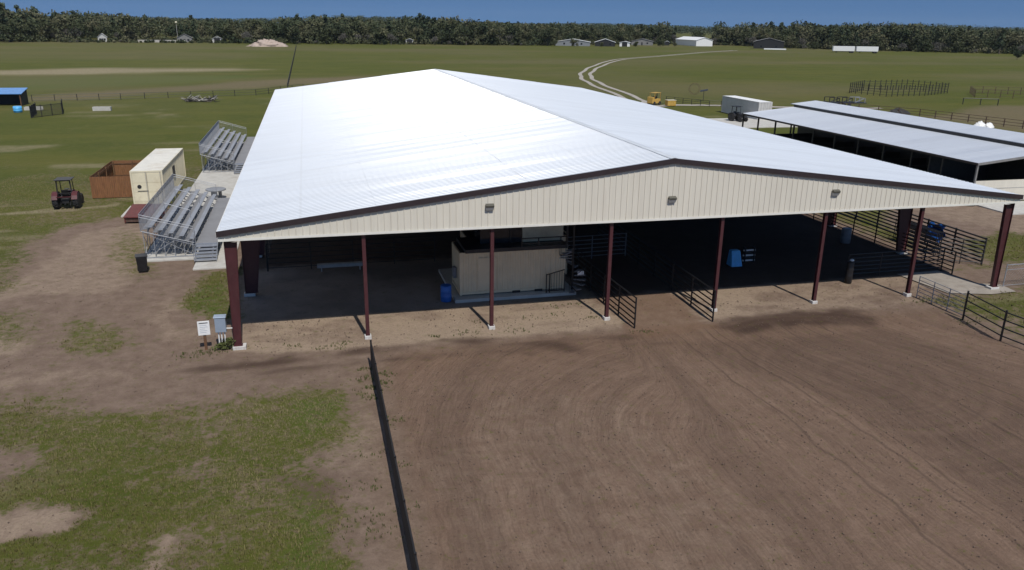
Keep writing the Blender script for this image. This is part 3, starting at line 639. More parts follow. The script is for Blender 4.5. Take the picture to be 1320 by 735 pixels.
# crumpled blue tarp hung over the corral panel
mb = MB(); n0 = 0; N = 9
for i in range(N):
    for j in range(N):
        u, v = i/(N-1), j/(N-1); mb.v.append((46.02-.12*math.sin(5*u+7*v)-.25*v*v, 8.0+1.5*u+.1*math.sin(9*v), 1.62-1.15*v+.08*math.sin(7*u)))
for i in range(N-1):
    for j in range(N-1): mb.f.append((i*N+j, (i+1)*N+j, (i+1)*N+j+1, i*N+j+1))
ob = mb.build('tarp', 'blue', None, (46, 8.6, 0)); sd = ob.modifiers.new('solid', 'SOLIDIFY'); sd.thickness = .02; smooth(ob)
tag(ob, 'crumpled blue tarp hanging on the dark corral panels', 'tarp')
# chain link fence right of the corner column
o = thing('chain_link_fence', 'silver chain link fence running right from the far right corner column', 'fence', (43.4, .15, 0))
MB().tube((0, 0, 1.35), (14, .1, 1.35), .025, 8).build('rail', 'galv', o); MB().tube((0, 0, .08), (14, .1, .08), .015, 8).build('rail', 'galv', o); MB().tube((0, 0, 1.05), (14, .1, 1.05), .015, 8).build('rail', 'galv', o)
for k in range(6): MB().tube((2.8*k, .02*k, -.2), (2.8*k, .02*k, 1.4), .03, 8).build('post', 'galv', o)
mb = MB()
for k in range(-7, 70):
    x = .2*k; a = max(0, -x); b = min(1.27, 14-x)
    if b > a:
        mb.beam((x+a, 0, .08+a), (x+b, 0, .08+b), .004); mb.beam((14-x-a, 0, .08+a), (14-x-b, 0, .08+b), .004)
mb.build('wire_mesh', 'galv', o)

# ------------------------------------------------------------ containers
def container(name, label, L_, mt, loc, rz, top=None, h=2.6, seams=False):
    o = thing(name, label, 'container', loc, rz); W = 2.44; b = MB()
    def corr(p0, p1, nrm):        # corrugated wall between posts
        p0 = Vector(p0); p1 = Vector(p1); d = (p1-p0); ln = d.length; d.normalize(); nrm = Vector(nrm); n = int(ln/.28); st = ln/n; pr = []
        for k in range(n):
            for f, dp in ((0, 0), (.3, 0), (.45, .036), (.85, .036)): pr.append((k*st+f*st, dp))
        pr.append((ln, 0)); i0 = len(b.v)
        for s_, dp in pr:
            q = p0+d*s_-nrm*dp; b.v.append((q.x, q.y, .16)); b.v.append((q.x, q.y, h-.12))
        for i in range(len(pr)-1): b.f.append((i0+2*i, i0+2*i+2, i0+2*i+3, i0+2*i+1))
    x, yl = W/2-.02, L_/2
    corr((x, -yl+.1, 0), (x, yl-.1, 0), (1, 0, 0)); corr((-x, yl-.1, 0), (-x, -yl+.1, 0), (-1, 0, 0)); corr((x, yl-.03, 0), (-x, yl-.03, 0), (0, 1, 0))
    b.build('wall', mt, o)
    f = MB()
    for sx in (-1, 1):
        for sy in (-1, 1): f.box(*sorted((sx*W/2, sx*(W/2-.12))), *sorted((sy*yl, sy*(yl-.12))), .0, h)
        f.box(*sorted((sx*W/2, sx*(W/2-.07))), -yl+.12, yl-.12, .04, .17); f.box(*sorted((sx*W/2, sx*(W/2-.06))), -yl+.12, yl-.12, h-.12, h-.005)
    for sy in (-1, 1): f.box(-W/2+.12, W/2-.12, *sorted((sy*yl, sy*(yl-.08))), .03, .17); f.box(-W/2+.12, W/2-.12, *sorted((sy*yl, sy*(yl-.08))), h-.13, h-.003)
    f.build('corner_frame', mt, o)
    t = MB(); n = int(L_/.3)
    for k in range(n): 
        y0 = -yl+.07+(L_-.14)*k/n; y1 = -yl+.07+(L_-.14)*(k+.6)/n; t.box(-W/2+.06, W/2-.06, y0, y1, h-.035, h+.006)
    t.box(-W/2+.06, W/2-.06, -yl+.07, yl-.07, h-.06, h-.012); t.build('roof', top or mt, o)
    for s in (-1, 1):
        d = MB(); xa, xb = sorted((s*.015, s*(W/2-.13))); d.box(xa, xb, -yl+.02, -yl+.06, .18, h-.14)
        for q in range(3): d.box(xa+(.0 if seams else .08), xb-(.0 if seams else .08), -yl+.002, -yl+.021, .30+q*.76, 1.01+q*.76)
        dd = d.build('door', mt, o); r = MB()
        for xx in ((xa+.3, xb-.28) if not seams else (xb-.05,)): r.tube((xx, -yl-.02, .1), (xx, -yl-.02, h-.08), .018, 6)
        r.build('lock_rod', 'galv' if mt != 'tan' else mt, dd)
    return o
c1 = container('shipping_container', 'long cream shipping container on the grass behind the near bleachers', 12.2, 'cream', (-9.08, 38.72, .02), 0, 'creamtop', 2.78, True)
MB().lathe([(.16, 0), (.16, .03)], (-.62, -6.12, 1.5), 14, 'y').build('vent', 'dark', c1)
MB().box(-.78, .0, -6.125, -6.105, 1.12, 1.17).build('door_mark', 'dark', c1)
MB().box(1.19, 1.235, -1.0, .1, 1.3, 2.2).build('side_window', 'dark', c1)
container('shipping_container', 'grey white shipping container out in the pasture beyond the second barn', 12.2, 'grey_white', (76.05, 87.3, .02), 0, 'white', 2.85)
o2 = container('office_container', 'tan container under the roof carrying a dark deck, beside the blue barrel', 6.06, 'tan', (14.48, 5.85, .18), R(90), 'dark', 2.45)
MB().box(-1.235, -1.16, 1.0, 2.0, .25, 2.1).build('personnel_door', 'tan', o2)
mbx = MB().box(-.30, .1, 3.04, 3.22, .75, 1.35); mbx.build('meter_box', 'grey', o2)
for x in (-.4, .9, ): MB().box(-1.26, -1.2, -x-.8, -x-.35, -.01, .1).build('fork_pocket', 'black', o2)
mb = MB(); mb.box(11.1, 18.0, 4.05, 9.9, -.2, .15); tag(mb.build('office_slab', 'concrete'), kind='structure')
o3 = container('office_container', 'tan container in the shade directly behind the container with the deck', 6.06, 'tan', (15.45, 8.45, .18), R(90), 'dark', 2.45)
# upper deck with railing on the front container
o = thing('viewing_deck', 'dark steel viewing deck with railing on top of the tan container', 'deck', (14.48, 5.85, 2.66))
MB().box(-2.75, 3.03, -1.50, 1.2, 0, .2).build('platform', 'dark', o)
mb = MB(); mb.beam((.4, -1.44, .66), (3.0, -1.44, .66), .055); mb.beam((.4, -1.44, .36), (3.0, -1.44, .36), .04); mb.build('rail', 'black', o)
for x in (.4, 1.35, 3.0): MB().beam((x, -1.44, .2), (x, -1.44, .68 if x < 3 else 1.5), .055 if x < 3 else .09).build('post', 'black', o)
# booth
o = thing('announcer_booth', 'cream upper booth with dark window bay standing on the steel deck', 'booth', (14.95, 6.45, 2.87))
b = MB(); b.box(.2, 2.6, -1.1, .6, 0, 2.1); b.build('wall', 'cream', o, bev=.01)
mb = MB()
for k in range(1, 8): mb.box(.2+.3*k-.012, .2+.3*k+.012, -1.108, -1.1005, .02, 2.1)
mb.build('wall_rib', 'cream', o)
MB().box(-2.2, .19, -1.05, .6, 0, 2.1).build('window_bay', 'glass', o)
for x in (-1.55, -.5): MB().box(x-.03, x+.03, -1.09, -1.055, 0, 2.1).build('mullion', 'greywood' if x < -1 else 'dark', o)
MB().box(-2.3, 2.7, -1.2, .7, 2.101, 2.2).build('roof', 'dark', o); MB().box(1.0, 1.25, -1.14, -1.11, 1.02, 1.13).build('lamp', 'dark', o)
# spiral stair
o = thing('spiral_stair', 'dark spiral stair at the right end of the tan container', 'stairs', (17.85, 4.35, 0))
MB().tube((0, 0, 0), (0, 0, 4.0), .06, 10).build('pole', 'black', o)
for k in range(13):
    a = R(-120+28*k); z = .2+.2*k; c, s = math.cos(a), math.sin(a); a2 = a+R(26); c2, s2 = math.cos(a2), math.sin(a2)
    MB().hexa([(.05*c, .05*s, z), (.78*c, .78*s, z), (.78*c2, .78*s2, z), (.05*c2, .05*s2, z), (.05*c, .05*s, z+.04), (.78*c, .78*s, z+.04), (.78*c2, .78*s2, z+.04), (.05*c2, .05*s2, z+.04)]).build('tread', 'deck', o)
mb = MB(); pp = [Vector((.76*math.cos(R(-120+28*k*.5)), .76*math.sin(R(-120+28*k*.5)), 1.15+.1*k)) for k in range(26)]
for p, q in zip(pp[:-1], pp[1:]): mb.tube(p, q, .02, 6)
for p in pp[::2]: mb.tube(p, p-Vector((0, 0, .95)), .01, 6)
mb.build('handrail', 'black', o)
MB().box(.1, .45, -.62, -.55, 1.25, 1.45).build('sign', 'white', o)
o = thing('stair_guard', 'short black guard rail in front of the spiral stair', 'railing', (16.75, 4.25, .15))
mb = MB(); mb.beam((-.45, 0, 1.05), (.6, 0, 1.3), .045); mb.beam((-.45, 0, .1), (.6, 0, .1), .045)
for k in range(8): mb.beam((-.45+.15*k, 0, .1), (-.45+.15*k, 0, 1.05+.036*k), .018)
mb.build('rail', 'black', o)
for x in (-.45, -.25, .6): MB().beam((x, 0, 0), (x, 0, 1.1), .05).build('post', 'black', o)

# ------------------------------------------------------------ small things under and round the roof
def drum(name, label, cat, loc, r, h, mt, lid=None, rz=0):
    o = thing(name, label, cat, loc, rz); pr = [(r*.96, 0), (r, .02), (r, h*.3), (r*1.03, h*.32), (r*1.03, h*.35), (r, h*.37), (r, h*.63), (r*1.03, h*.65), (r*1.03, h*.68), (r, h*.7), (r, h*.97), (r*.96, h)]
    smooth(MB().lathe(pr, n=22).build('body', mt, o)); MB().lathe([(r*.93, h+.001), (r*.95, h+.02), (r*.9, h+.03)], n=22).build('lid', lid or mt, o); return o
drum('plastic_barrel', 'blue plastic barrel left of the tan container', 'barrel', (10.66, 4.5, 0), .30, .88, 'blue')
drum('plastic_barrel', 'grey barrel standing by the right side fence in the shade', 'barrel', (40.4, 10.9, 0), .34, 1.02, 'grey')
o = drum('trash_drum', 'narrow dark drum with a pale rag on top at the edge of the shade', 'drum', (34.7, 2.75, 0), .21, 1.3, 'black')
mb = MB().lathe([(.05, 0), (.14, .05), (.10, .12), (.03, .14)], (.06, 0, 1.33), 9); smooth(mb.build('rag', 'white', o))
o = thing('plank_bench', 'long pale plank bench on the shaded floor near the second column', 'bench', (5.3, 11.35, 0))
MB().box(-1.4, 1.4, -.15, .15, .40, .45).build('seat', 'greywood', o); MB().box(-1.4, 1.4, -.16, -.13, .25, .40).build('apron', 'greywood', o)
for x in (-1.15, 1.15): MB().box(x-.03, x+.03, -.13, .13, 0, .40).build('leg', 'greywood', o)
o = thing('plastic_block', 'bright blue tapered plastic block standing on the shaded floor', 'block', (29.75, 7.4, 0))
MB().hexa([(-.38, -.35, 0), (.38, -.35, 0), (.38, .35, 0), (-.38, .35, 0), (-.30, -.05, .98), (.30, -.05, .98), (.30, .3, .98), (-.30, .3, .98)]).build('body', 'bluelight', o, bev=.03)
mb = MB(); mb.box(-.24, .24, -.02, .27, .981, 1.0); mb.build('top_tread', 'bluelight', o)
def tyre(mb, c, r, wd, ax): return mb.lathe([(r*.62, -wd/2), (r*.9, -wd/2), (r, -wd*.32), (r, wd*.32), (r*.9, wd/2), (r*.62, wd/2)], c, 22, ax)
o = thing('jump_block', 'white and black block of stacked jump poles beside the blue plastic block', 'poles', (31.0, 7.9, 0))
for k in range(5):
    MB().tube((-.4, .1*(k % 2), .12+.17*k), (.45, .1*(k % 2), .12+.17*k), .06, 8).build('pole', 'white' if k % 2 == 0 else 'black', o)
for x in (-.3, .35): MB().box(x-.04, x+.04, -.1, .22, 0, 1.0).build('upright', 'black', o)
# utility posts at the left corner column
o = thing('meter_post', 'white meter sign board on a brown wooden post at the left corner column', 'sign', (-1.28, .16, 0), R(4))
MB().box(-.06, .06, -.04, .06, -.1, 1.35).build('post', 'wood_in', o); pn = MB().box(-.26, .26, -.085, -.045, .72, 1.4).build('board', 'white', o, bev=.008)
MB().box(-.19, .19, -.089, -.0855, 1.29, 1.33).build('lettering', 'dark', pn)
mb = MB()
for k, ww in enumerate((.3, .34, .22, .31, .27)): mb.box(-.17, -.17+ww, -.089, -.0855, 1.19-.085*k, 1.205-.085*k)
mb.build('lettering', 'greyblue', pn)
o = thing('electrical_cabinet', 'grey blue electrical cabinet on white conduits beside the left corner column', 'electrical box', (-.55, .25, 0), R(-3))
MB().box(-.24, .24, -.14, .10, .78, 1.5).build('cabinet', 'greyblue', o, bev=.012); MB().hexa([(-.27, -.17, 1.5), (.27, -.17, 1.5), (.27, .12, 1.5), (-.27, .12, 1.5), (-.27, -.15, 1.54), (.27, -.15, 1.54), (.27, .12, 1.58), (-.27, .12, 1.58)]).build('hood', 'greyblue', o)
for x in (-.13, 0, .14): MB().tube((x, -.02, -.1), (x, -.02, .78), .03, 8).build('conduit', 'white', o)
MB().tube((.24, 0, .92), (.62, -.02, .92), .025, 8).build('conduit', 'white', o)
o = thing('trash_can', 'black wheeled trash can on the dirt left of the near bleachers', 'trash can', (-6.3, 13.5, 0), R(12))
MB().hexa([(-.25, -.28, .04), (.25, -.28, .04), (.25, .25, .04), (-.25, .25, .04), (-.31, -.36, .95), (.31, -.36, .95), (.31, .34, .95), (-.31, .34, .95)]).build('bin', 'black', o, bev=.03)
MB().box(-.33, .33, -.38, .38, .951, 1.02).build('lid', 'black', o, bev=.02)
for x in (-.27, .27): tyre(MB(), (x, .27, .11), .11, .05, 'x').build('wheel', 'rubber', o)

# ------------------------------------------------------------ bleachers (local: x=0 front edge of walkway, rows rise towards -x)
def bleacher(label, yA, yB):
    Ln = yB-yA; o = thing('bleachers', label, 'bleachers', (-2.15, yA, .07))
    MB().box(-1.35, -.03, 0.05, Ln-.05, .80, .85).build('walkway', 'deck', o)
    MB().box(-1.36, -.02, .0, .05, .72, .86).build('walkway_edge', 'alu', o)
    for r in range(5):
        x1 = -1.42-.60*r; zs = 1.18+.215*r; zf = .85+.215*r
        for k in range(1): MB().box(x1-.28, x1, .08, Ln-.08, zs-.04, zs).build('seat', 'alu', o, bev=.006)
        MB().box(x1-.60, x1-.33, .08, Ln-.08, zf+.17, zf+.21).build('footboard', 'deck', o)
        MB().box(x1-.31, x1-.295, .08, Ln-.08, zf+.0, zf+.20).build('riser', 'alu', o)
    fx = MB(); n = max(4, round(Ln/1.85))
    for k in range(n+1):
        y = .12+(Ln-.24)*k/n
        for r in range(6):
            x = -1.5-.58*r; fx.beam((x, y, 0), (x, y, .8+.2*r), .035)
        fx.beam((-.1, y, 0), (-.1, y, .8), .035); fx.beam((-1.4, y, .72), (-4.4, y, 1.76), .06); fx.beam((-.1, y, .74), (-1.4, y, .74), .05)
        fx.beam((-1.4, y, .05), (-4.4, y, 1.7), .03); fx.beam((-4.4, y, .05), (-2.6, y, 1.1), .03); fx.beam((-.05, y, .04), (-4.45, y, .04), .05)
    for (xa, za) in ((-4.4, .9), (-2.7, .6)):
        for k in range(0, n, 2): 
            y = .12+(Ln-.24)*k/n; y2 = .12+(Ln-.24)*(k+1)/n; fx.beam((xa, y, .05), (xa, y2, za+.6), .03); fx.beam((xa, y2, .05), (xa, y, za+.6), .03)
    fx.build('frame', 'galv', o)
    # side and back guards
    def guard(p, q, hz, name):
        g = MB(); p = Vector(p); q = Vector(q); n = max(2, round((q-p).length/1.8)); up_ = Vector((0, 0, 1))
        for t in (0, .85, 1): g.tube(p+up_*hz*t, q+up_*hz*t, .017, 6)
        for k in range(n+1): a = p.lerp(q, k/n); g.tube(a, a+up_*hz, .017, 6)
        g.build(name, 'galv', o)
        s = MB(); d = (q-p); m_ = int(d.length/.075)
        for k in range(1, m_): a = p.lerp(q, k/m_); s.beam(a, a+up_*hz, .009)
        s.build('guard_mesh', 'galv', o)
    guard((-4.5, .05, 1.80), (-4.5, Ln-.05, 1.80), 1.08, 'back_guard')
    guard((-1.42, .03, .9), (-4.5, .03, 1.80), 1.06, 'side_guard'); guard((-1.42, Ln-.03, .9), (-4.5, Ln-.03, 1.80), 1.06, 'side_guard')
    # steps at the near end
    st = MB()
    for k in range(5): st.box(-1.3, -.08, -.28*(5-k)+.02, -.28*(4-k)-.04, .13+.145*k, .17+.145*k)
    for k in range(5): st.box(-1.3, -.08, -.28*(5-k)+.00, -.28*(5-k)+.02, .10+.145*k, .165+.145*k)
    st.build('steps', 'alu', o)
    for x in (-1.33, -.05): MB().beam((x, -1.42, .05), (x, 0, .80), .03, .14).build('stringer', 'alu', o)
    MB().beam((-.30, -1.3, .1), (-.30, 0, .75), .04, .05).build('stringer', 'alu', o)
    for x in (-1.36,):
        mb = MB(); mb.tube((x, -1.35, .1), (x, -1.35, 1.1), .02, 6); mb.tube((x, 0, .8), (x, 0, 1.8), .02, 6); mb.tube((x, -1.35, 1.1), (x, 0, 1.8), .02, 6); mb.build('handrail', 'galv', o)
    for k in range(2):
        y = Ln*(.35+.35*k); mb = MB()
        for r in range(2): xx = -2.2-1.6*r; mb.tube((xx, y, 1.0+.55*r), (xx, y, 1.95+.55*r), .02, 6)
        mb.tube((-2.2, y, 1.95), (-3.8, y, 2.5), .02, 6)
        mb.build('aisle_rail', 'galv', o)
    return o
bleacher('near aluminium bleachers with five rows and steps beside the left eave', 15.95, 30.0)
bleacher('far aluminium bleachers with five rows beyond the white concrete slab', 46.6, 66.0)
o = thing('picnic_table', 'round grey concrete table with pedestal legs on the slab between bleachers', 'table', (-4.05, 33.9, .07))
smooth(MB().lathe([(.78, .72), (.82, .74), (.82, .82), (.78, .84)], n=28).build('tabletop', 'grey', o))
for a in range(3):
    c, s = math.cos(a*2.09+.5), math.sin(a*2.09+.5); MB().box(.34*c-.13, .34*c+.13, .34*s-.13, .34*s+.13, 0, .718).build('leg', 'grey', o)
# red box scraper
o = thing('box_scraper', 'faded red steel scraper with sloping top beside the cream container', 'implement', (-8.75, 27.4, 0), R(-6))
MB().hexa([(-.95, -1.25, .42), (1.3, -1.25, .42), (1.3, 1.2, .60), (-.95, 1.2, .60), (-.95, -1.25, .50), (1.3, -1.25, .50), (1.3, 1.2, .95), (-.95, 1.2, .95)]).build('deck', 'red', o, bev=.015)
MB().box(-.95, 1.3, 1.22, 1.3, .08, .9).build('blade', 'red', o); MB().box(-.93, 1.28, -1.15, -1.08, .1, .42).build('blade', 'rust', o)
for x in (-.9, 1.22): MB().box(x, x+.06, -1.2, 1.2, .05, .44).build('side_plate', 'red', o)
# wooden pen
o = thing('wood_pen', 'open topped brown board fence pen behind the tractor and container', 'fence', (-12.4, 40, 0))
def boards(p, q, name):
    mb = MB(); p = Vector(p); q = Vector(q); n = round((q-p).length/.15); d = (q-p).normalized(); s = Vector((d.y, -d.x, 0))*.01
    for k in range(n):
        a = p.lerp(q, k/n); b = p.lerp(q, (k+.93)/n); hz = Vector((0, 0, 1.78+.03*rnd.random())); j = s*rnd.uniform(.2, 1.2)
        mb.hexa([a-s+j, b-s+j, b+s+j, a+s+j, a-s+j+hz, b-s+j+hz, b+s+j+hz, a+s+j+hz])
    mb.build(name, 'wood', o)
boards((-1.75, -3.95, .03), (1.6, -3.95, .03), 'board_panel'); boards((-1.75, 4.4, .03), (-1.75, -3.93, .03), 'board_panel'); boards((1.0, 4.4, .03), (-1.73, 4.4, .03), 'board_panel')
for (x, y) in ((-1.68, -3.85), (-1.68, -1.2), (-1.68, 1.5), (-1.65, 4.3), (0, 4.3), (1.0, 4.3), (0, -3.85), (1.55, -3.85)): MB().box(x-.05, x+.05, y-.05, y+.05, -.1, 1.75).build('post', 'wood_in', o)
for z in (.4, 1.5):
    MB().box(-1.63, 1.55, -3.925, -3.885, z, z+.09).build('rail', 'wood_in', o); MB().box(-1.725, -1.685, -3.8, 4.25, z, z+.09).build('rail', 'wood_in', o); MB().box(-1.6, 1.0, 4.345, 4.385, z, z+.09).build('rail', 'wood_in', o)

# ------------------------------------------------------------ tractor
def tractor(label, loc, rz, paint):
    o = thing('tractor', label, 'tractor', loc, rz)      # faces +y
    MB().hexa([(-.34, .35, .62), (.34, .35, .62), (.30, 1.75, .62), (-.30, 1.75, .62), (-.33, .35, 1.28), (.33, .35, 1.28), (.26, 1.7, 1.10), (-.26, 1.7, 1.10)]).build('hood', paint, o, bev=.05)
    MB().box(-.26, .26, -.75, .5, .45, .85).build('chassis', 'dark', o, bev=.03); MB().box(-.24, .24, 1.755, 1.80, .68, 1.05).build('grille', 'dark', o)
    for s in (-1, 1):
        f = MB()
        for k in range(6):
            a0, a1 = R(15+25*k), R(15+25*(k+1)); x0, x1 = sorted((s*.50, s*.92)); q = lambda a, r: (-.35+r*math.cos(a), .62+r*math.sin(a))
            (ya, za), (yb, zb) = q(a0, .70), q(a1, .70); (yc, zc), (yd, zd) = q(a0, .74), q(a1, .74)
            f.hexa([(x0, ya, za), (x1, ya, za), (x1, yb, zb), (x0, yb, zb), (x0, yc, zc), (x1, yc, zc), (x1, yd, zd), (x0, yd, zd)])
        f.build('fender', paint, o)
        for (y, r, wd, x) in ((-.35, .62, .42, .74), (1.35, .40, .26, .66)):
            t = tyre(MB(), (0, 0, 0), r, wd, 'x')
            for k in range(18):
                a = 2*math.pi*k/18
                for e, da in ((-1, 0), (1, .17)):
                    c, sn = math.cos(a+da), math.sin(a+da); c2, s2 = math.cos(a+da+.14), math.sin(a+da+.14)
                    t.beam((e*wd*.48, r*.97*c, r*.97*sn), (0, (r+.005)*c2, (r+.005)*s2), .05, .05)
            w_ = t.build('wheel', 'rubber', o); w_.location = (s*x, y, r)
            MB().lathe([(r*.6, -wd*.32), (r*.55, -wd*.1), (r*.2, -wd*.05), (r*.2, wd*.05), (r*.55, wd*.1), (r*.6, wd*.32)], (0, 0, 0), 18, 'x').build('rim', 'greywood' if r > .5 else 'dark', w_)
    st = MB(); st.box(-.26, .26, -.35, .12, .92, 1.04); st.hexa([(-.26, -.42, 1.0), (.26, -.42, 1.0), (.26, -.32, 1.0), (-.26, -.32, 1.0), (-.24, -.55, 1.5), (.24, -.55, 1.5), (.24, -.46, 1.5), (-.24, -.46, 1.5)]); st.build('seat', 'black', o, bev=.03)
    MB().box(-.5, .5, -.5, .55, .84, .90).build('floor_plate', 'dark', o)
    mb = MB(); mb.tube((0, .48, 1.2), (0, .28, 1.42), .02, 6); mb.lathe([(.19, 0), (.21, .015), (.19, .03)], (0, .26, 1.42), 16); mb.build('steering_wheel', 'black', o)
    mb = MB()
    for s in (-1, 1): mb.beam((s*.52, -.62, .8), (s*.48, -.60, 2.25), .08); mb.beam((s*.46, .42, .9), (s*.44, .30, 2.25), .05)
    mb.beam((-.5, -.6, 2.25), (.5, -.6, 2.25), .08); mb.beam((-.52, -.62, 1.25), (.52, -.62, 1.25), .07); mb.beam((-.46, .32, 2.22), (.46, .32, 2.22), .05); mb.beam((-.45, -.6, 2.25), (-.45, .3, 2.25), .05); mb.build('roll_frame', 'dark', o)
    MB().box(-.62, .62, -.85, .55, 2.29, 2.34).build('canopy', 'dark', o, bev=.02)
    mb = MB()
    for s in (-1, 1): mb.beam((s*.36, -.95, .35), (s*.25, -.2, .55), .06); mb.tube((s*.36, -.75, .4), (s*.28, -.6, .95), .025, 6)
    mb.beam((0, -.98, .42), (0, -.6, .42), .08); mb.build('hitch', 'dark', o)
    MB().box(-.55, .55, -.99, -.93, .98, 1.04).build('rear_bar', paint, o)
    return o
tractor('small red tractor with roll bar and canopy parked on the grass by the pen', (-15.2, 33.0, 0), R(2), 'tractor_red')
tractor('dark tractor with big black tyres at the far end of the second barn', (70.3, 80.0, .08), R(200), 'dark')

# ------------------------------------------------------------ second barn
o = thing('stable_barn', 'long low open barn with two step grey metal roof right of the arena', 'barn', (60, 20.5, 0))
def ribroof(name, x0, z0, x1, z1, ya, yb, mt, th=.08):
    mb = MB(); y = ya
    d = MB().hexa([(x0, ya, z0-th), (x1, ya, z1-th), (x1, yb, z1-th), (x0, yb, z0-th), (x0, ya, z0-.012), (x1, ya, z1-.012), (x1, yb, z1-.012), (x0, yb, z0-.012)])
    pr = []
    while y < yb-.3:
        for dy, dz in ((0, 0), (.255, 0), (.27, .022), (.29, .022)): pr.append((y+dy, dz))
        y += .305
    pr.append((yb, 0)); n0 = len(d.v)
    for yy, dz in pr: d.v.append((x0, yy, z0+dz)); d.v.append((x1, yy, z1+dz))
    for i in range(len(pr)-1): d.f.append((n0+2*i, n0+2*i+1, n0+2*i+3, n0+2*i+2))
    return d.build(name, mt, o)
ribroof('roof_slope', 0, 3.5, 7.75, 4.28, 0, 40, 'roof2'); ribroof('roof_slope', 7.6, 4.62, 11.3, 4.99, 0, 40.8, 'roof2'); ribroof('roof_slope', 11.3, 4.99, 15.0, 4.40, 0, 40.8, 'roof2'); ribroof('roof_slope', 14.9, 4.05, 22.5, 3.1, 0, 40, 'roof2')
MB().box(7.55, 7.62, .1, 39.9, 4.27, 4.57).build('step_wall', 'dark', o)
MB().box(-.06, -.005, -.02, 40.02, 3.32, 3.52).build('eave_trim', 'trim', o)
mb = MB(); mb.hexa([(0, -.06, 3.30), (7.75, -.06, 4.08), (7.75, -.005, 4.08), (0, -.005, 3.30), (0, -.06, 3.5), (7.75, -.06, 4.27), (7.75, -.005, 4.27), (0, -.005, 3.5)]); mb.build('rake_trim', 'greyroof', o)
post = None
for yy in range(0, 41, 4):
    for x in (.15, 7.5, 15, 22.3):
        h = 3.38 if x in (.15,) else (3.0 if x > 20 else 4.1)
        if x == .15 and yy == 0: continue
        MB().box(x-.08, x+.08, yy+.02 if yy < 40 else yy-.2, yy+.18 if yy < 40 else yy-.04, 0, h).build('post', 'dark', o)
MB().box(.05, .2, .02, .17, 0, 3.36).build('post', 'greyroof', o)
w_ = MB().box(.22, 22.3, .05, .17, .05, 1.9).build('end_wall', 'siding', o)
MB().box(.2, 22.3, .03, .048, 1.18, 1.24).build('wall_seam', 'greywood', w_); MB().box(.2, 22.3, .03, .048, .02, .12).build('wall_seam', 'greywood', w_)
MB().box(.24, 7.2, 5.8, 5.95, 0, 3.35).build('inner_wall', 'dark', o)
for k in range(9): MB().box(.5, 7.3, 2+4*k+.25, 2+4*k+.35, .05, 1.5).build('stall_wall', 'dark', o)
MB().box(7.3, 7.42, .3, 38, .05, 3.4).build('back_wall', 'dark', o)
o = thing('water_tub', 'round black water tub on the grass at the barn corner', 'tub', (59.2, 20.0, 0))
MB().lathe([(.62, 0), (.66, .02), (.72, .62), (.76, .64), (.76, .68), (.66, .68), (.6, .1)], n=24).build('basin', 'rubber', o)

# ------------------------------------------------------------ far side things
o = thing('forklift', 'yellow forklift with open cab just beyond the far right roof edge', 'forklift', (68.6, 107.5, 0), R(-60))
MB().box(-.62, .62, -1.5, .55, .35, 1.15).build('body', 'yellow', o, bev=.05); MB().box(-.65, .65, -2.0, -1.5, .35, 1.55).build('counterweight', 'yellow', o, bev=.08)
mb = MB()
for x in (-.55, .55):
    for y in (-1.3, .45): mb.beam((x, y, 1.1), (x, y, 2.25), .07)
mb.build('cab_frame', 'yellow', o); MB().box(-.62, .62, -1.4, .55, 2.25, 2.32).build('cab_roof', 'yellow', o); MB().box(-.3, .3, -.9, -.35, 1.15, 1.6).build('seat', 'black', o)
mb = MB()
for x in (-.4, .4): mb.beam((x, .72, .15), (x, .72, 2.1), .1)
mb.build('mast', 'dark', o)
for x in (-.35, .35): MB().box(x-.06, x+.06, .78, 1.9, .12, .17).build('fork', 'dark', o)
for x in (-.6, .6):
    for y in (-1.4, .3): tyre(MB(), (x, y, .36), .36, .25, 'x').build('wheel', 'rubber', o)
o = thing('storage_bin', 'orange tan storage bin standing right of the yellow forklift', 'bin', (70.4, 104.9, 0))
MB().box(-.85, .85, -.6, .6, .08, 1.05).build('bin', 'yellow', o, bev=.03); MB().box(-.9, .9, -.65, .65, 1.051, 1.14).build('lid', 'cream', o, bev=.02)
for x in (-.6, .6): MB().box(x-.08, x+.08, -.55, .55, 0, .079).build('skid', 'wood_in', o)
o = thing('ring_feeder', 'thin round hay ring standing upright in the far pasture', 'hay ring', (87.0, 128.5, 1.25), R(-25))
mb = MB(); N = 30
for rr in (1.22, 1.0):
    pts = [Vector((rr*math.cos(2*math.pi*i/N), 0, rr*math.sin(2*math.pi*i/N))) for i in range(N)]
    for i in range(N): mb.tube(pts[i], pts[(i+1) % N], .03, 6)
for i in range(0, N, 3): a = 2*math.pi*i/N; mb.tube((1.0*math.cos(a), 0, 1.0*math.sin(a)), (1.22*math.cos(a), 0, 1.22*math.sin(a)), .02, 6)
mb.build('ring', 'rust', o)
o = thing('solar_panel', 'small dark solar panel tilted on a post by the far fence', 'solar panel', (82.0, 114.3, 0), R(-30))
MB().tube((0, 0, -.2), (0, 0, 2.1), .05, 8).build('post', 'dark', o); MB().hexa([(-.75, -.35, 1.75), (.75, -.35, 2.05), (.75, .45, 2.3), (-.75, .45, 2.0), (-.75, -.38, 1.80), (.75, -.38, 2.10), (.75, .42, 2.35), (-.75, .42, 2.05)]).build('panel', 'glass', o)
pipe_fence('pasture_fence', 'dark rail fence by the pale path between forklift and grey container', 'fence', [(73.0, 112.5), (77.5, 103.0), (86, 100.5)], 1.1, 3, 'dark', .06, .035, 2.2, .35)
pen = pipe_fence('cattle_pen', 'rectangular pen of tall dark posts standing alone in the right pasture', 'pen', [(127, 129), (129.5, 119.5), (141, 121), (152, 126.5), (150, 138), (136, 136), (127, 129)], 2.1, 4, 'dark', .08, .035, 1.7, .4, None, None, .35)
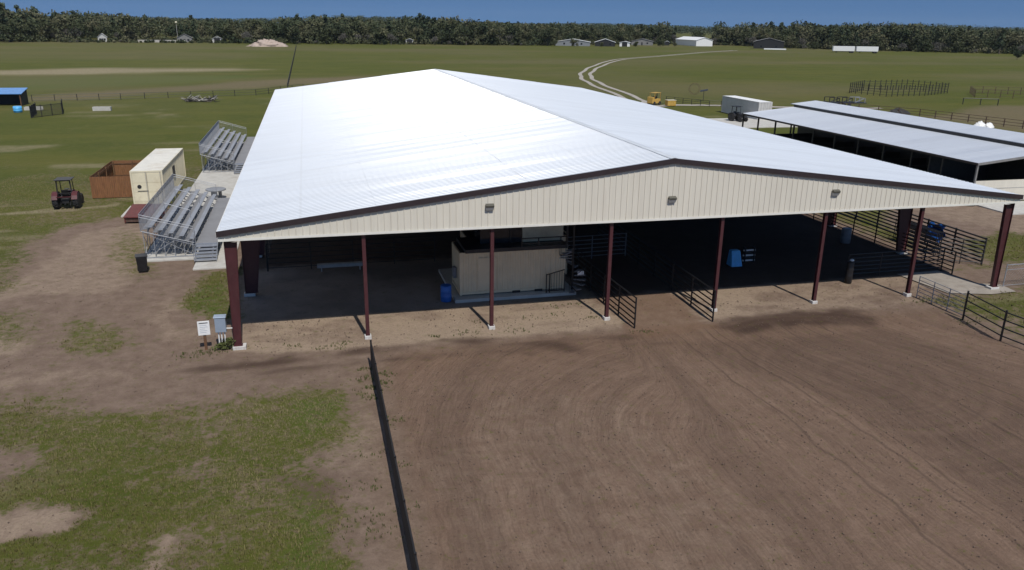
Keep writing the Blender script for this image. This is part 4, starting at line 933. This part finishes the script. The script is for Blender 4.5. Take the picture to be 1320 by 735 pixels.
pipe_fence('cattle_pen', 'smaller thin railed pen at the right edge of the pasture', 'pen', [(150, 116), (163, 108), (172, 118), (158, 126), (150, 116)], 1.7, 3, 'rust', .07, .03, 2.6, .4)
pipe_fence('paddock_fence', 'brown post and rail fence along the bare paddock behind the barn', 'fence', [(100, 95), (107.3, 82.8), (111.2, 65.1), (116, 46)], 1.25, 3, 'rust', .08, .04, 3.2, .35)
pipe_fence('hitching_rail', 'dark goalpost shaped hitching rail beside the brown bare paddock', 'hitching rail', [(133.5, 101.5), (139.3, 98.6)], 1.25, 1, 'dark', .09, .07, 3.2, 1.2)
pipe_fence('stock_fence', 'low dark wire fence across the left pasture behind the trough', 'fence', [(-44.3, 126.0), (-30, 128), (-6.25, 135), (3, 150)], 1.15, 3, 'dark', .06, .03, 4.0, .2)
pipe_fence('boundary_fence', 'long dark fence line running away to the wood behind the roof', 'fence', [(-.4, 152), (-.7, 300), (-1.1, 458)], 1.2, 3, 'dark', .07, .028, 7.0, .4)
# dark weeds along the boundary fence
o = thing('flatbed_trailer', 'dark flatbed trailer loaded with steel frames behind the barn roofs', 'trailer', (104.1, 99.4, 0), R(-7))
MB().box(-4, 4, -1.15, 1.15, .75, .9).build('bed', 'dark', o); MB().beam((-4, 0, .7), (-5.6, 0, .6), .15).build('tongue', 'dark', o)
for s in (-1.0, 1.0):
    for x in (-.5, .5): tyre(MB(), (x, s*1.05, .38), .38, .24, 'y').build('wheel', 'rubber', o)
for k in range(3):
    mb = MB(); x0 = -3.6+2.6*k
    for a, b in (((x0, -1, .98), (x0, 1, .98)), ((x0, -1, .9), (x0, -1, 1.9)), ((x0+2, -1, .9), (x0+2, -1, 1.7)), ((x0, -1, 1.9), (x0+2, -1, 1.7)), ((x0, -1, .95), (x0+2, -1, 1.75)), ((x0, 1, .9), (x0, 1, 1.8)), ((x0+2, 1, .9), (x0+2, 1, 1.8)), ((x0, 1, 1.8), (x0+2, 1, 1.8))): mb.beam(a, b, .12)
    mb.build('steel_frame', 'dark' if k != 2 else 'grey', o)
def heap(name, label, cat, loc, rx, ry, h, mt, seed=1, n=26, rough=.35, sub=None):
    mb = MB(); m_ = n//2
    for j in range(m_+1):
        for i in range(n):
            a = 2*math.pi*i/n; r = j/m_; k = 1+rough*(fbm(np.array([5*math.cos(a)+seed*9]), np.array([5*math.sin(a)+j*.7]), 1.7, seed)[0]-.5)
            mb.v.append((rx*r*math.cos(a)*k, ry*r*math.sin(a)*k, h*((1-r**2.2)*.75+.25*math.cos(r*math.pi/2))*k-.05*r+h*.30*rough*(rnd.random()-.5)*(1-r)))
    for j in range(m_):
        for i in range(n): mb.f.append((j*n+i, j*n+(i+1) % n, (j+1)*n+(i+1) % n, (j+1)*n+i))
    ob = smooth(mb.build(name, mt)); ob.location = loc; return tag(ob, label, cat)
heap('dirt_pile', 'pale pink sand heap at the wood edge left of centre', 'dirt pile', (-16, 456, 0), 11.5, 6, 3.1, 'sandpile', 3, 30, .9)
heap('covered_pile', 'low black covered pile behind the second barn roof', 'pile', (106, 86.5, 0), 2.6, 1.0, 1.0, 'rubber', 5)
for k, (dx, dy, s) in enumerate(((0, 0, 1.0), (.9, -.7, .85))):
    heap('bulk_bag', ('larger' if k == 0 else 'smaller, lower')+' white bulk bag lying beyond the second barn roof', 'bag', (106.2+dx, 68.2+dy, 0), 1.1*s, .75*s, .75*s, 'white', 8+k, 18, .9)
o = thing('brush_pile', 'heap of dead grey branches in the left pasture', 'brush pile', (-15.5, 122.6, 0)); r3 = random.Random(4)
for k, mt_ in enumerate(('brush', 'greywood', 'dark')):
    mb = MB()
    for i in range(45):
        a = r3.uniform(0, 6.28); p = Vector((r3.uniform(-2.6, 2.6), r3.uniform(-1.1, 1.1), r3.uniform(0, .5))); d = Vector((math.cos(a)*1.4, math.sin(a)*.7, r3.uniform(-.1, .8)))*r3.uniform(.5, 1.2)
        mb.tube(p, p+d, r3.uniform(.04, .12), 5, .02)
    mb.build('branches', mt_, o)
o = thing('blue_shelter', 'small open shelter with sloping blue roof at the left edge', 'shelter', (-46.4, 119, 0))
MB().hexa([(-5.2, -1.3, 1.92), (3.1, -1.3, 1.92), (3.1, 2.5, 2.62), (-5.2, 2.5, 2.62), (-5.2, -1.3, 2.02), (3.1, -1.3, 2.02), (3.1, 2.5, 2.72), (-5.2, 2.5, 2.72)]).build('roof', 'blueroof', o)
MB().box(-5, 2.9, 2.2, 2.3, 0, 2.45).build('back_wall', 'dark', o); MB().box(2.75, 2.9, -.9, 2.19, 0, 2.1).build('side_wall', 'dark', o)
for x in (-5, -1.2, 2.75): MB().box(x-.07, x+.07, -1.15, -1.0, 0, 1.95).build('post', 'wood_in', o)
o = thing('feed_bunk', 'pale concrete feed bunk beside the blue bin at left', 'feed bunk', (-39.6, 110.3, 0))
MB().box(-1.3, 1.3, -.4, .4, 0, .12).build('base', 'concrete', o)
for y in (-.4, .32): MB().box(-1.3, 1.3, y, y+.08, .121, .55).build('side', 'concrete', o)
drum('feed_bin', 'bright light blue round bin in front of the blue roofed shelter', 'bin', (-41.0, 107.3, 0), .62, .9, 'bluelight')
kn = pipe_fence('dog_kennel', 'grey mesh kennel panels at the left edge of the pasture', 'kennel', [(-37.4, 104), (-36.6, 98.5), (-33.6, 103.5), (-35.2, 110)], 1.7, 3, 'dark', .06, .03, 2.0, .1, None, None, .1)
mb = MB(); V0 = [Vector((0, 0, 0)), Vector((.8, -5.5, 0)), Vector((3.8, -.5, 0))]
for a, b in zip(V0[:-1], V0[1:]):
    n = int((b-a).length/.16)
    for k in range(n): p = a.lerp(b, k/n); mb.beam(p+Vector((0, 0, .05)), p+Vector((0, 0, 1.65)), .025)
    for k in range(9): mb.beam(a+Vector((0, 0, .1+.19*k)), b+Vector((0, 0, .1+.19*k)), .02)
mb.build('wire_mesh', 'dark', kn)
o = thing('water_trough', 'long pale concrete trough in the left pasture', 'trough', (-28.9, 108.2, 0))
MB().box(-1.35, 1.35, -.45, .45, 0, .15).build('base', 'concrete', o)
for y in (-.45, .37): MB().box(-1.35, 1.35, y, y+.08, .151, .62).build('side', 'concrete', o)
for x in (-1.35, 1.27): MB().box(x, x+.08, -.369, .369, .151, .62).build('end', 'concrete', o)
# semi trailers far right
for k in range(2):
    o = thing('semi_trailer', ('left of two' if k == 0 else 'right of two')+' long white box trailers parked before the right wood', 'trailer', (321.3+12.9*k, 401.3-4.7*k, 0), R(-20))
    MB().box(-6.3, 6.3, -1.25, 1.25, 1.1, 3.9).build('box', 'white', o, bev=.03); MB().box(-6.2, 6.2, -.5, .5, .8, 1.09).build('chassis', 'dark', o)
    for x in (4.2, 5.4):
        for s in (-1, 1): tyre(MB(), (x, s*1.0, .5), .5, .4, 'y').build('wheel', 'rubber', o)
    for s in (-1, 1): MB().box(-4.1, -3.9, s*.8-.08, s*.8+.08, 0, .8).build('landing_leg', 'dark', o)

def house(name, label, cat, loc, wd, ln, he, hp, wall, roof, rz=0, door=True, win=2):
    o = thing(name, label, cat, loc, rz)
    b = MB(); x, y = wd/2, ln/2
    b.quad((-x, -y, 0), (x, -y, 0), (x, -y, he), (-x, -y, he)); b.f[-1] = None
    b = MB(); n = 0; b.v = [(-x, -y, 0), (x, -y, 0), (x, y, 0), (-x, y, 0), (-x, -y, he), (x, -y, he), (x, y, he), (-x, y, he), (0, -y, hp), (0, y, hp)]
    b.f = [(0, 1, 5, 8, 4), (2, 3, 7, 9, 6), (1, 2, 6, 5), (3, 0, 4, 7)]; b.build('wall', wall, o)
    e = .4; r = MB(); sl = (hp-he)/x
    for s in (-1, 1):
        xe = s*(x+e); ze = he-sl*e
        r.hexa([(0, -y-e, hp+.02), (xe, -y-e, ze+.02), (xe, y+e, ze+.02), (0, y+e, hp+.02), (0, -y-e, hp+.18), (xe, -y-e, ze+.18), (xe, y+e, ze+.18), (0, y+e, hp+.18)])
    r.build('roof', roof, o)
    if door: MB().box(-.5 if win else -1.8, .5 if win else 1.8, -y-.06, -y-.003, 0, 2.1 if win else 3).build('door', 'dark', o)
    for k in range(win):
        for s in (-1, 1): MB().box(s*x*(.5)-.6, s*x*(.5)+.6, -y-.05, -y-.003, .9, 2.1).build('window', 'glass', o) if k == 0 else MB().box(*sorted((-x-.05, -x-.003)), s*y*.5-.7, s*y*.5+.7, .9, 2.1).build('window', 'glass', o)
    return o
house('metal_shed', 'white metal barn with bright gable end before the far wood', 'barn', (294.5, 548, 0), 13, 40, 4.2, 6.2, 'white', 'white', R(-3), False, 0)
house('farm_house', 'leftmost of the low white roofed farm buildings before the far wood', 'house', (186, 515, 0), 24, 9, 2.6, 4.6, 'grey', 'white', R(-20))
house('farm_house', 'white roofed farm building with shaded front, middle of the farm group', 'house', (208, 510, 0), 14, 9, 2.7, 4.9, 'dark', 'white', R(-20))  # dark wall colour stands in for the shade on the front
house('farm_shed', 'small white shed at the right end of the far farm group', 'shed', (222, 508, 0), 7, 6, 2.6, 3.4, 'white', 'white', R(-25), True, 0)
house('farm_house', 'grey roofed house half hidden in the far wood by the white barn', 'house', (252, 548, 0), 16, 9, 2.8, 4.6, 'greyroof', 'greyroof', R(-25))
house('farm_shed', 'tiny white outhouse left of the white metal barn', 'shed', (271, 545, 0), 3, 3, 2.4, 3.2, 'white', 'white', R(-25), True, 0)
house('farm_house', 'large dark house with grey roof before the right wood', 'house', (318, 480, 0), 20, 12, 4.6, 7.0, 'dark', 'greyroof', R(-30))
house('farm_house', 'pale gabled house among trees at the left wood edge', 'house', (-119, 529, 0), 5, 6, 3.0, 5.0, 'grey_white', 'grey_white', R(10))
house('farm_house', 'grey roofed house below the yard light in the left wood edge', 'house', (-71, 532, 0), 9, 8, 2.8, 5.2, 'greyroof', 'greyroof', R(4))
house('farm_shed', 'small pale shed right of the grey roofed house in the wood', 'shed', (-51, 528, 0), 6, 5, 2.4, 4.0, 'grey_white', 'grey_white', R(4), True, 0)
house('farm_shed', 'small white shed seen through grey trees left of centre', 'shed', (73, 527, 0), 5, 5, 2.6, 3.6, 'grey_white', 'grey_white', R(-8), True, 0)
o = thing('yard_light', 'tall pale pole with a round light above the left wood houses', 'yard light', (-75, 530, 0))
MB().tube((0, 0, 0), (0, 0, 11.5), .12, 8).build('pole', 'greywood', o); smooth(MB().lathe([(.2, 0), (.6, .3), (.75, .7), (.6, 1.1), (.2, 1.3)], (0, 0, 11.4), 14).build('lamp', 'cream', o))
o = thing('low_wall', 'pale low wall along the yard of the left wood houses', 'wall', (-84, 524, 0)); MB().box(-14, 14, -.2, .2, 0, 1.5).build('wall', 'greywood', o)
o = thing('material_stack', 'white flat stack on the ground before the dark far house', 'stack', (306, 452, 0), R(-28)); MB().box(-7, 7, -1, 1, .1, .9).build('stack', 'white', o); MB().box(-6.6, 6.6, -.8, .8, 0, .099).build('bearer', 'wood_in', o)

# ------------------------------------------------------------ trees
def leaf_mat(name, c0, c1, c2):
    M = bpy.data.materials.new(name); M.use_nodes = True; t = M.node_tree; L = t.links.new; b = t.nodes['Principled BSDF']
    b.inputs['Roughness'].default_value = .75; b.inputs['Specular IOR Level'].default_value = .2
    g = t.nodes.new('ShaderNodeNewGeometry'); n = t.nodes.new('ShaderNodeTexNoise'); n.inputs['Scale'].default_value = .075; n.inputs['Detail'].default_value = 5; L(g.outputs['Position'], n.inputs[0])
    r = t.nodes.new('ShaderNodeValToRGB'); e = r.color_ramp.elements; e[0].position = .33; e[0].color = (*c0, 1); e[1].position = .66; e[1].color = (*c2, 1); k = e.new(.5); k.color = (*c1, 1)
    L(n.outputs[0], r.inputs[0]); L(r.outputs[0], b.inputs['Base Color']); return M
MT['leaf'] = leaf_mat('dark_foliage', (.032, .046, .022), (.062, .072, .034), (.125, .118, .066))
MT['leafpine'] = leaf_mat('pine_foliage', (.034, .050, .028), (.048, .066, .036), (.068, .084, .044))
MT['leafgrey'] = leaf_mat('bare_twigs', (.085, .080, .068), (.11, .103, .09), (.135, .125, .108))
nr = np.random.default_rng(12)
def leaves(lobes, n, size, seed):
    g = np.random.default_rng(seed); lobes = np.array(lobes); k = g.integers(0, len(lobes), n); c = lobes[k, :3]; rad = lobes[k, 3:6]
    d = g.normal(size=(n, 3)); d /= np.linalg.norm(d, axis=1)[:, None]; rr = g.random(n)**.45
    p = c+d*rad*rr[:, None]*(1+.12*g.normal(size=(n, 1))); a = g.normal(size=(n, 3)); a /= np.linalg.norm(a, axis=1)[:, None]; b = np.cross(a, g.normal(size=(n, 3))); b /= np.linalg.norm(b, axis=1)[:, None]
    s = size*(.5+g.random(n))[:, None]; return np.stack([p-a*s-b*s*.6, p+a*s-b*s*.4, p+a*s*.8+b*s*.6, p-a*s*.7+b*s*.5], 1)      # n,4,3
def quads_mesh(name, Q, mt):
    n = len(Q); me = bpy.data.meshes.new(name); me.vertices.add(n*4); me.vertices.foreach_set('co', Q.astype(np.float32).ravel()); me.loops.add(n*4); me.loops.foreach_set('vertex_index', np.arange(n*4, dtype=np.int32))
    me.polygons.add(n); me.polygons.foreach_set('loop_start', (np.arange(n)*4).astype(np.int32)); me.update(calc_edges=True); me.materials.append(MT[mt]); return me
def lobes_for(kind, h, w, g):
    L_ = []
    if kind == 'oak':
        for k in range(9): a = g.uniform(0, 6.28); r = g.uniform(.15, .62)*w/2; L_.append((r*math.cos(a), r*math.sin(a), h*g.uniform(.24, .80), w*g.uniform(.18, .29), w*g.uniform(.18, .29), h*g.uniform(.12, .21)))
    elif kind == 'pine':
        for k in range(9): z = .26+.68*k/8; r = (1.05-z)*w*.45; a = g.uniform(0, 6.28); L_.append((r*.6*math.cos(a), r*.6*math.sin(a), h*z, w*.22*(1.25-z)+.6, w*.22*(1.25-z)+.6, h*.075))
    else:
        for k in range(8): a = g.uniform(0, 6.28); r = g.uniform(.1, .55)*w/2; L_.append((r*math.cos(a), r*math.sin(a), h*g.uniform(.3, .8), w*.24, w*.24, h*.18))
    return L_
def tree_proto(kind, h, w, n, size, seed):
    g = random.Random(seed); L_ = lobes_for(kind, h, w, g); t = MB(); tr = h*.022
    t.tube((0, 0, -.2), (0, 0, h*.45), tr*1.3, 7, tr*.8)
    if kind == 'pine': t.tube((0, 0, h*.45), (0, 0, h*.95), tr*.8, 6, tr*.2)
    for l in L_: t.tube((0, 0, h*g.uniform(.22, .42)), (l[0]*.9, l[1]*.9, l[2]), tr*.5, 5, tr*.12)
    if kind == 'bare':
        for k in range(60): l = L_[k % len(L_)]; d = Vector((g.uniform(-1, 1)*l[3], g.uniform(-1, 1)*l[3], g.uniform(-.4, 1)*l[5]*1.4)); t.tube((l[0]*.7, l[1]*.7, l[2]*.85), (l[0]+d.x, l[1]+d.y, l[2]+d.z), tr*.22, 4, tr*.05)
    return t, quads_mesh('crown', leaves(L_, n, size, seed), {'oak': 'leaf', 'pine': 'leafpine', 'bare': 'leafgrey'}[kind])
protos = {}
LAB = {'oak': ('broadleaf_tree', 'dark green rounded tree in the front row of the far wood', 'dark green trees along the wood edge'), 'pine': ('pine_tree', 'tall narrow dark pine in the front row of the far wood', 'pines along the wood edge'), 'bare': ('bare_tree', 'grey thinly leaved bushy tree at the far wood edge', 'grey bushy trees along the wood edge')}
for kind, specs in {'oak': ((14, 14, 1300, .50, 1), (16, 16, 1500, .52, 2), (12, 13, 1100, .48, 3)), 'pine': ((16, 9, 1000, .45, 4), (17.5, 10, 1100, .46, 5)), 'bare': ((9, 10, 900, .24, 6), (7.5, 11, 900, .24, 7))}.items():
    protos[kind] = []
    for (h, w_, n, s, sd) in specs:
        t, cm = tree_proto(kind, h, w_, n, s, sd); tm = t.build('trunk', 'bark' if kind != 'bare' else 'leafgrey'); protos[kind].append((tm.data, cm)); bpy.data.objects.remove(tm)
def plant(kind, i, x, y, s, sz=1.0, label=None, group=True):
    nm_, lab, gp = LAB[kind]; o = thing(nm_, label or lab, 'tree', (x, y, -.05), rnd.uniform(0, 6.28), gp if group else None); o.scale = (s, s, s*sz)
    tm, cm = protos[kind][i % len(protos[kind])]
    for n_, d in (('trunk', tm), ('crown', cm)): c = bpy.data.objects.new(n_, d); col.objects.link(c); c.parent = o
    return o
edge = [(-330, 560), (-200, 521), (-171, 512), (-40, 516), (60, 520), (110, 519), (153, 512), (190, 540), (240, 570), (310, 590), (345, 520), (360, 470), (400, 428), (449, 396), (476, 384), (560, 340)]
def epos(t):
    L_ = [math.dist(edge[i], edge[i+1]) for i in range(len(edge)-1)]; T = t*sum(L_)
    for i, l in enumerate(L_):
        if T <= l or i == len(L_)-1: a, b = Vector(edge[i]), Vector(edge[i+1]); d = (b-a).normalized(); return a.lerp(b, min(1, T/l)), Vector((-d.y, d.x))
        T -= l
gaps = [(-123, -115, 540), (-96, -46, 530), (68, 78, 538)]
def clear(x, y): return any(a-3 < x < b+3 and y < c for a, b, c in gaps)
NF = 175
for i in range(NF):
    p, nrm_ = epos((i+.5+rnd.uniform(-.3, .3))/NF); q = p+nrm_*(rnd.uniform(1, 14) if rnd.random() < .7 else rnd.uniform(-16, 1))
    if clear(q.x, q.y): continue
    left = q.x < -120
    k = rnd.random(); greyzone = (20 < q.x < 110) or (-160 < q.x < -100)
    kind = 'bare' if k < (.55 if greyzone else .20) else ('pine' if k < (.30 if q.x > 110 else .24) else 'oak')
    plant(kind, rnd.randrange(3), q.x, q.y, rnd.uniform(.72, 1.02)*(1.1 if left else 1.0), rnd.uniform(.85, 1.1))
for x, y in ((361.5, 313.5),): plant('oak', 2, x, y, .38, 1.2, 'lone small tree in the open pasture at the right edge', False)
for k, (x, y, s) in enumerate(((228, 503, .35), (248, 506, .42), (262, 512, .3), (200, 496, .3), (178, 488, .4), (168, 500, .45), (346, 468, .5))):
    plant('oak', k, x, y, s, .9, None); bpy.data.objects[-1] if False else None
# the wood itself: thousands of crowns that read as one mass
Q = []; QP = []
g = np.random.default_rng(5)
small = [leaves(lobes_for('oak', 15.5, 17, random.Random(50+k)), 420, .60, 60+k) for k in range(5)]
smallp = [leaves(lobes_for('pine', 16, 9.5, random.Random(80+k)), 320, .55, 90+k) for k in range(4)]
for i in range(1700):
    t = g.random(); p, nv = epos(t); dep = 8+g.random()**1.35*260
    q = Vector(p)+nv*dep
    if clear(q.x, q.y): continue
    s = g.uniform(.62, 1.12)*(1.12 if q.x < -110 else 1.0)*(1+.12*math.sin(q.x*.021)+.08*math.sin(q.x*.063+1))
    a = g.random()*6.28; ca, sa = math.cos(a), math.sin(a); pine = g.random() < .16; B = (smallp if pine else small)[int(g.integers(0, 4))]*s
    B = np.stack([B[..., 0]*ca-B[..., 1]*sa+q.x, B[..., 0]*sa+B[..., 1]*ca+q.y, B[..., 2]+g.uniform(-1, 1)], -1); (QP if pine else Q).append(B)
for nm2, qq, mt_ in (('wood', Q, 'leaf'), ('pine_wood', QP, 'leafpine')):
    ob = bpy.data.objects.new(nm2, quads_mesh(nm2, np.concatenate(qq), mt_)); col.objects.link(ob)
    tag(ob, 'deep '+('green broadleaf' if nm2 == 'wood' else 'dark pine')+' wood filling the horizon behind the front trees', 'wood', None, 'stuff')
# far rising wooded ridge
Q = []
for i in range(1500):
    az = g.uniform(-.62, 1.05); dist = g.uniform(1300, 2600); x = CAM.x+dist*math.sin(az); y = CAM.y+dist*math.cos(az)
    rise = (dist-1300)/1300*(6+7*math.sin(az*9+1)+5*math.sin(az*21)); B = small[int(g.integers(0, 5))]*np.array([2.2, 2.2, 1.15])
    B = B[::3]; Q.append(B+np.array([x, y, rise-2]))
ob = bpy.data.objects.new('distant_wood', quads_mesh('distant_wood', np.concatenate(Q), 'leafpine')); col.objects.link(ob); tag(ob, 'bluish wooded ridge on the horizon', 'wood', None, 'stuff')
# scattered bushes standing out in front of the wood
for i in range(46):
    p, nv = epos(rnd.random()); q = p+nv*rnd.uniform(-16, -2)
    if clear(q.x, q.y): continue
    o = plant(rnd.choice(('bare', 'oak', 'oak', 'bare')), rnd.randrange(3), q.x, q.y, rnd.uniform(.18, .42), rnd.uniform(.7, 1.0), None)
    o.name = 'bush'; o['label'] = 'low bush standing in the pasture just before the far wood'; o['category'] = 'bush'; o['group'] = 'bushes before the far wood'
# undergrowth along the wood edge
Q = []
for i in range(1500):
    p, nv = epos(g.random()); q = Vector(p)+nv*g.uniform(-5, 26); hh = g.uniform(.8, 5.0)*(.35 if clear(q.x, q.y) else 1); B = leaves([(0, 0, hh*.5, hh*.9, hh*.9, hh*.55)], 60, .5, i); Q.append(B+np.array([q.x, q.y, 0]))
ob = bpy.data.objects.new('undergrowth', quads_mesh('undergrowth', np.concatenate(Q), 'leaf')); col.objects.link(ob); tag(ob, 'scrubby bushes along the foot of the wood', 'bushes', None, 'stuff')

# ------------------------------------------------------------ grass tufts, weeds
MT['blade'] = leaf_mat('grass_blades', (.118, .110, .034), (.170, .150, .060), (.23, .195, .105))
MT['weed'] = leaf_mat('weeds', (.060, .074, .022), (.080, .092, .030), (.105, .108, .042))
def tufts(xy, hmin, hmax, nb, wd, seed):
    g = np.random.default_rng(seed); n = len(xy); V = []
    P = np.repeat(xy, nb, 0); m_ = len(P); a = g.random(m_)*6.28; h = g.uniform(hmin, hmax, m_); r = g.uniform(0, .06, m_); b = g.random(m_)*6.28
    bx = P[:, 0]+r*np.cos(b); by = P[:, 1]+r*np.sin(b); lean = g.uniform(.2, .9, m_)*h; dx, dy = np.cos(a), np.sin(a)
    w2 = wd*g.uniform(.6, 1.3, m_); z0 = np.full(m_, -.04)
    v = np.stack([np.stack([bx-dy*w2, by+dx*w2, z0], 1), np.stack([bx+dy*w2, by-dx*w2, z0], 1), np.stack([bx+dx*lean+dy*w2*.3, by+dy*lean-dx*w2*.3, h], 1), np.stack([bx+dx*lean-dy*w2*.3, by+dy*lean+dx*w2*.3, h], 1)], 1); return v
def scatter(n, x0, x1, y0, y1, thr, seed):
    g = np.random.default_rng(seed); x = g.uniform(x0, x1, n); y = g.uniform(y0, y1, n); z = zones(x[None], y[None])[0][0]; m2 = fbm(x, y, .8, 23); k = (z+(m2-.5)*1.0) > thr+.25*g.random(n); return np.stack([x[k], y[k]], 1)
T = [tufts(scatter(42000, -11, 5.2, -18, -3.5, .55, 1), .01, .04, 3, .009, 2), tufts(scatter(22000, -14, 0, -3, 14, .55, 3), .01, .05, 3, .009, 4), tufts(scatter(14000, 36.5, 56, -9, 13, .6, 5), .015, .06, 3, .012, 6), tufts(scatter(26000, -24, -5, 12, 48, .6, 7), .015, .06, 2, .014, 8)]
T += [tufts(scatter(3000, -11, 5.4, -18, -3.2, .40, 11), .03, .08, 8, .012, 12), tufts(scatter(2600, -14, 0, -3, 14, .40, 13), .04, .10, 8, .012, 14), tufts(scatter(1500, 36.5, 56, -9, 13, .5, 15), .04, .12, 8, .014, 16)]
ob = bpy.data.objects.new('grass', quads_mesh('grass', np.concatenate(T), 'blade')); col.objects.link(ob); tag(ob, 'short olive pasture grass', 'grass', None, 'stuff')
# weed clumps along the yard fence and the sandy apron, and the big weed under the electrical cabinet
wx = []
for (cx_, cy_, s, n) in [(5.75, -3.6, .25, 30), (5.6, -4.6, .3, 30), (5.8, -5.6, .3, 40), (5.7, -6.4, .25, 30), (6.45, -4.3, .3, 30), (6.4, -5.2, .2, 20), (6.5, -8.6, .25, 20), (6.4, -12, .2, 14), (6.4, -14.5, .2, 14), (5.4, -11, .3, 20), (5.2, -13, .5, 24), (4.9, -14.8, .6, 30), (5.3, -15.5, .5, 26), (4.3, -.8, .4, 22), (4.9, -.4, .3, 18), (9.3, -.5, .12, 14), (10.9, -.4, .5, 24), (13.4, -.6, .4, 22), (14.6, .9, .4, 14), (15.8, 1.3, .3, 12), (16.4, 2.4, .35, 12), (17.3, 2.6, .3, 10), (17.6, .4, .25, 16), (19.6, -2.0, .35, 26), (37.2, -1.1, .5, 60), (37.9, -2.0, .4, 40), (38.4, -.9, .5, 60), (36.8, -4.4, .4, 30), (-1.9, -.4, .4, 40), (-.9, -.2, .45, 60), (.2, .1, .25, 30), (2.6, -.2, .4, 14), (11.8, .9, .35, 12)]:
    g_ = np.random.default_rng(int(abs(cx_*100+cy_*37))); wx.append(np.stack([cx_+g_.normal(size=n)*s, cy_+g_.normal(size=n)*s*.55], 1))
ob = bpy.data.objects.new('weeds', quads_mesh('weeds', tufts(np.concatenate(wx), .015, .075, 4, .014, 9), 'weed')); col.objects.link(ob); tag(ob, 'scattered green weeds on the sandy dirt', 'weeds', None, 'stuff')
o = thing('weed_bush', 'leafy green weed growing under the electrical cabinet', 'plant', (-.35, -.05, 0))
c = bpy.data.objects.new('foliage', quads_mesh('foliage', leaves([(0, 0, .22, .34, .26, .26), (-.3, .05, .15, .3, .22, .18), (.15, .02, .36, .2, .18, .2)], 260, .055, 3), 'weed')); col.objects.link(c); c.parent = o
mb = MB()
for k in range(6): mb.tube((0, 0, -.05), (.25*math.cos(k), .2*math.sin(k), .35), .008, 5)
mb.build('stem', 'weed', o)

# ------------------------------------------------------------ air
hm = bpy.data.materials.new('haze_air'); hm.use_nodes = True; t = hm.node_tree
for n in list(t.nodes):
    if n.type != 'OUTPUT_MATERIAL': t.nodes.remove(n)
pv = t.nodes.new('ShaderNodeVolumePrincipled'); pv.inputs['Color'].default_value = (.80, .90, 1.0, 1); pv.inputs['Density'].default_value = 0.00003
t.links.new(pv.outputs[0], t.nodes['Material Output'].inputs['Volume'])
hz_ = MB().box(-3450, 3450, -3450, 3450, -1.3, 60).build('haze', hm); tag(hz_, kind='stuff')

# clods of dirt and small stones lying on the worked ground
def clods(n, x0, x1, y0, y1, seed, smin, smax):
    g = np.random.default_rng(seed); x = g.uniform(x0, x1, n); y = g.uniform(y0, y1, n); z = zones(x[None], y[None])[0][0]; k = (z < .35) & (fbm(x, y, 1.4, 7) > .25+.35*g.random(n)); x, y = x[k], y[k]
    m_ = len(x); sz = smin+(smax-smin)*g.random(m_)**4; V = np.array([(1, 0, 0), (0, 1, 0), (-1, 0, 0), (0, -1, 0), (0, 0, .75), (0, 0, -.6)])
    P = V[None]*(.65+.7*g.random((m_, 6, 1)))*sz[:, None, None]; a = g.random(m_)*6.28; c, s_ = np.cos(a)[:, None], np.sin(a)[:, None]
    return np.stack([P[..., 0]*c-P[..., 1]*s_+x[:, None], P[..., 0]*s_+P[..., 1]*c+y[:, None], P[..., 2]+sz[:, None]*.2], -1)
C_ = np.concatenate([clods(20000, 6.3, 37, -24, -1.5, 1, .008, .036), clods(6000, -13, 6, -14, 14, 2, .008, .036), clods(3000, .3, 42, -1.5, 3.4, 3, .010, .045)])
F_ = np.array([(0, 1, 4), (1, 2, 4), (2, 3, 4), (3, 0, 4), (1, 0, 5), (2, 1, 5), (3, 2, 5), (0, 3, 5)])
me2 = bpy.data.meshes.new('clods'); fa = (np.arange(len(C_))[:, None, None]*6+F_[None]).reshape(-1, 3)
me2.vertices.add(len(C_)*6); me2.vertices.foreach_set('co', C_.astype(np.float32).ravel()); me2.loops.add(fa.size); me2.loops.foreach_set('vertex_index', fa.astype(np.int32).ravel())
me2.polygons.add(len(fa)); me2.polygons.foreach_set('loop_start', (np.arange(len(fa))*3).astype(np.int32)); me2.update(calc_edges=True)
me2.materials.append(mat('clod_dirt', (0.155, 0.108, 0.080), 0.95, 0, 0.35, 1.3))
ob = bpy.data.objects.new('clods', me2); col.objects.link(ob); tag(ob, 'brown clods scattered over the worked dirt', 'clods', None, 'stuff')
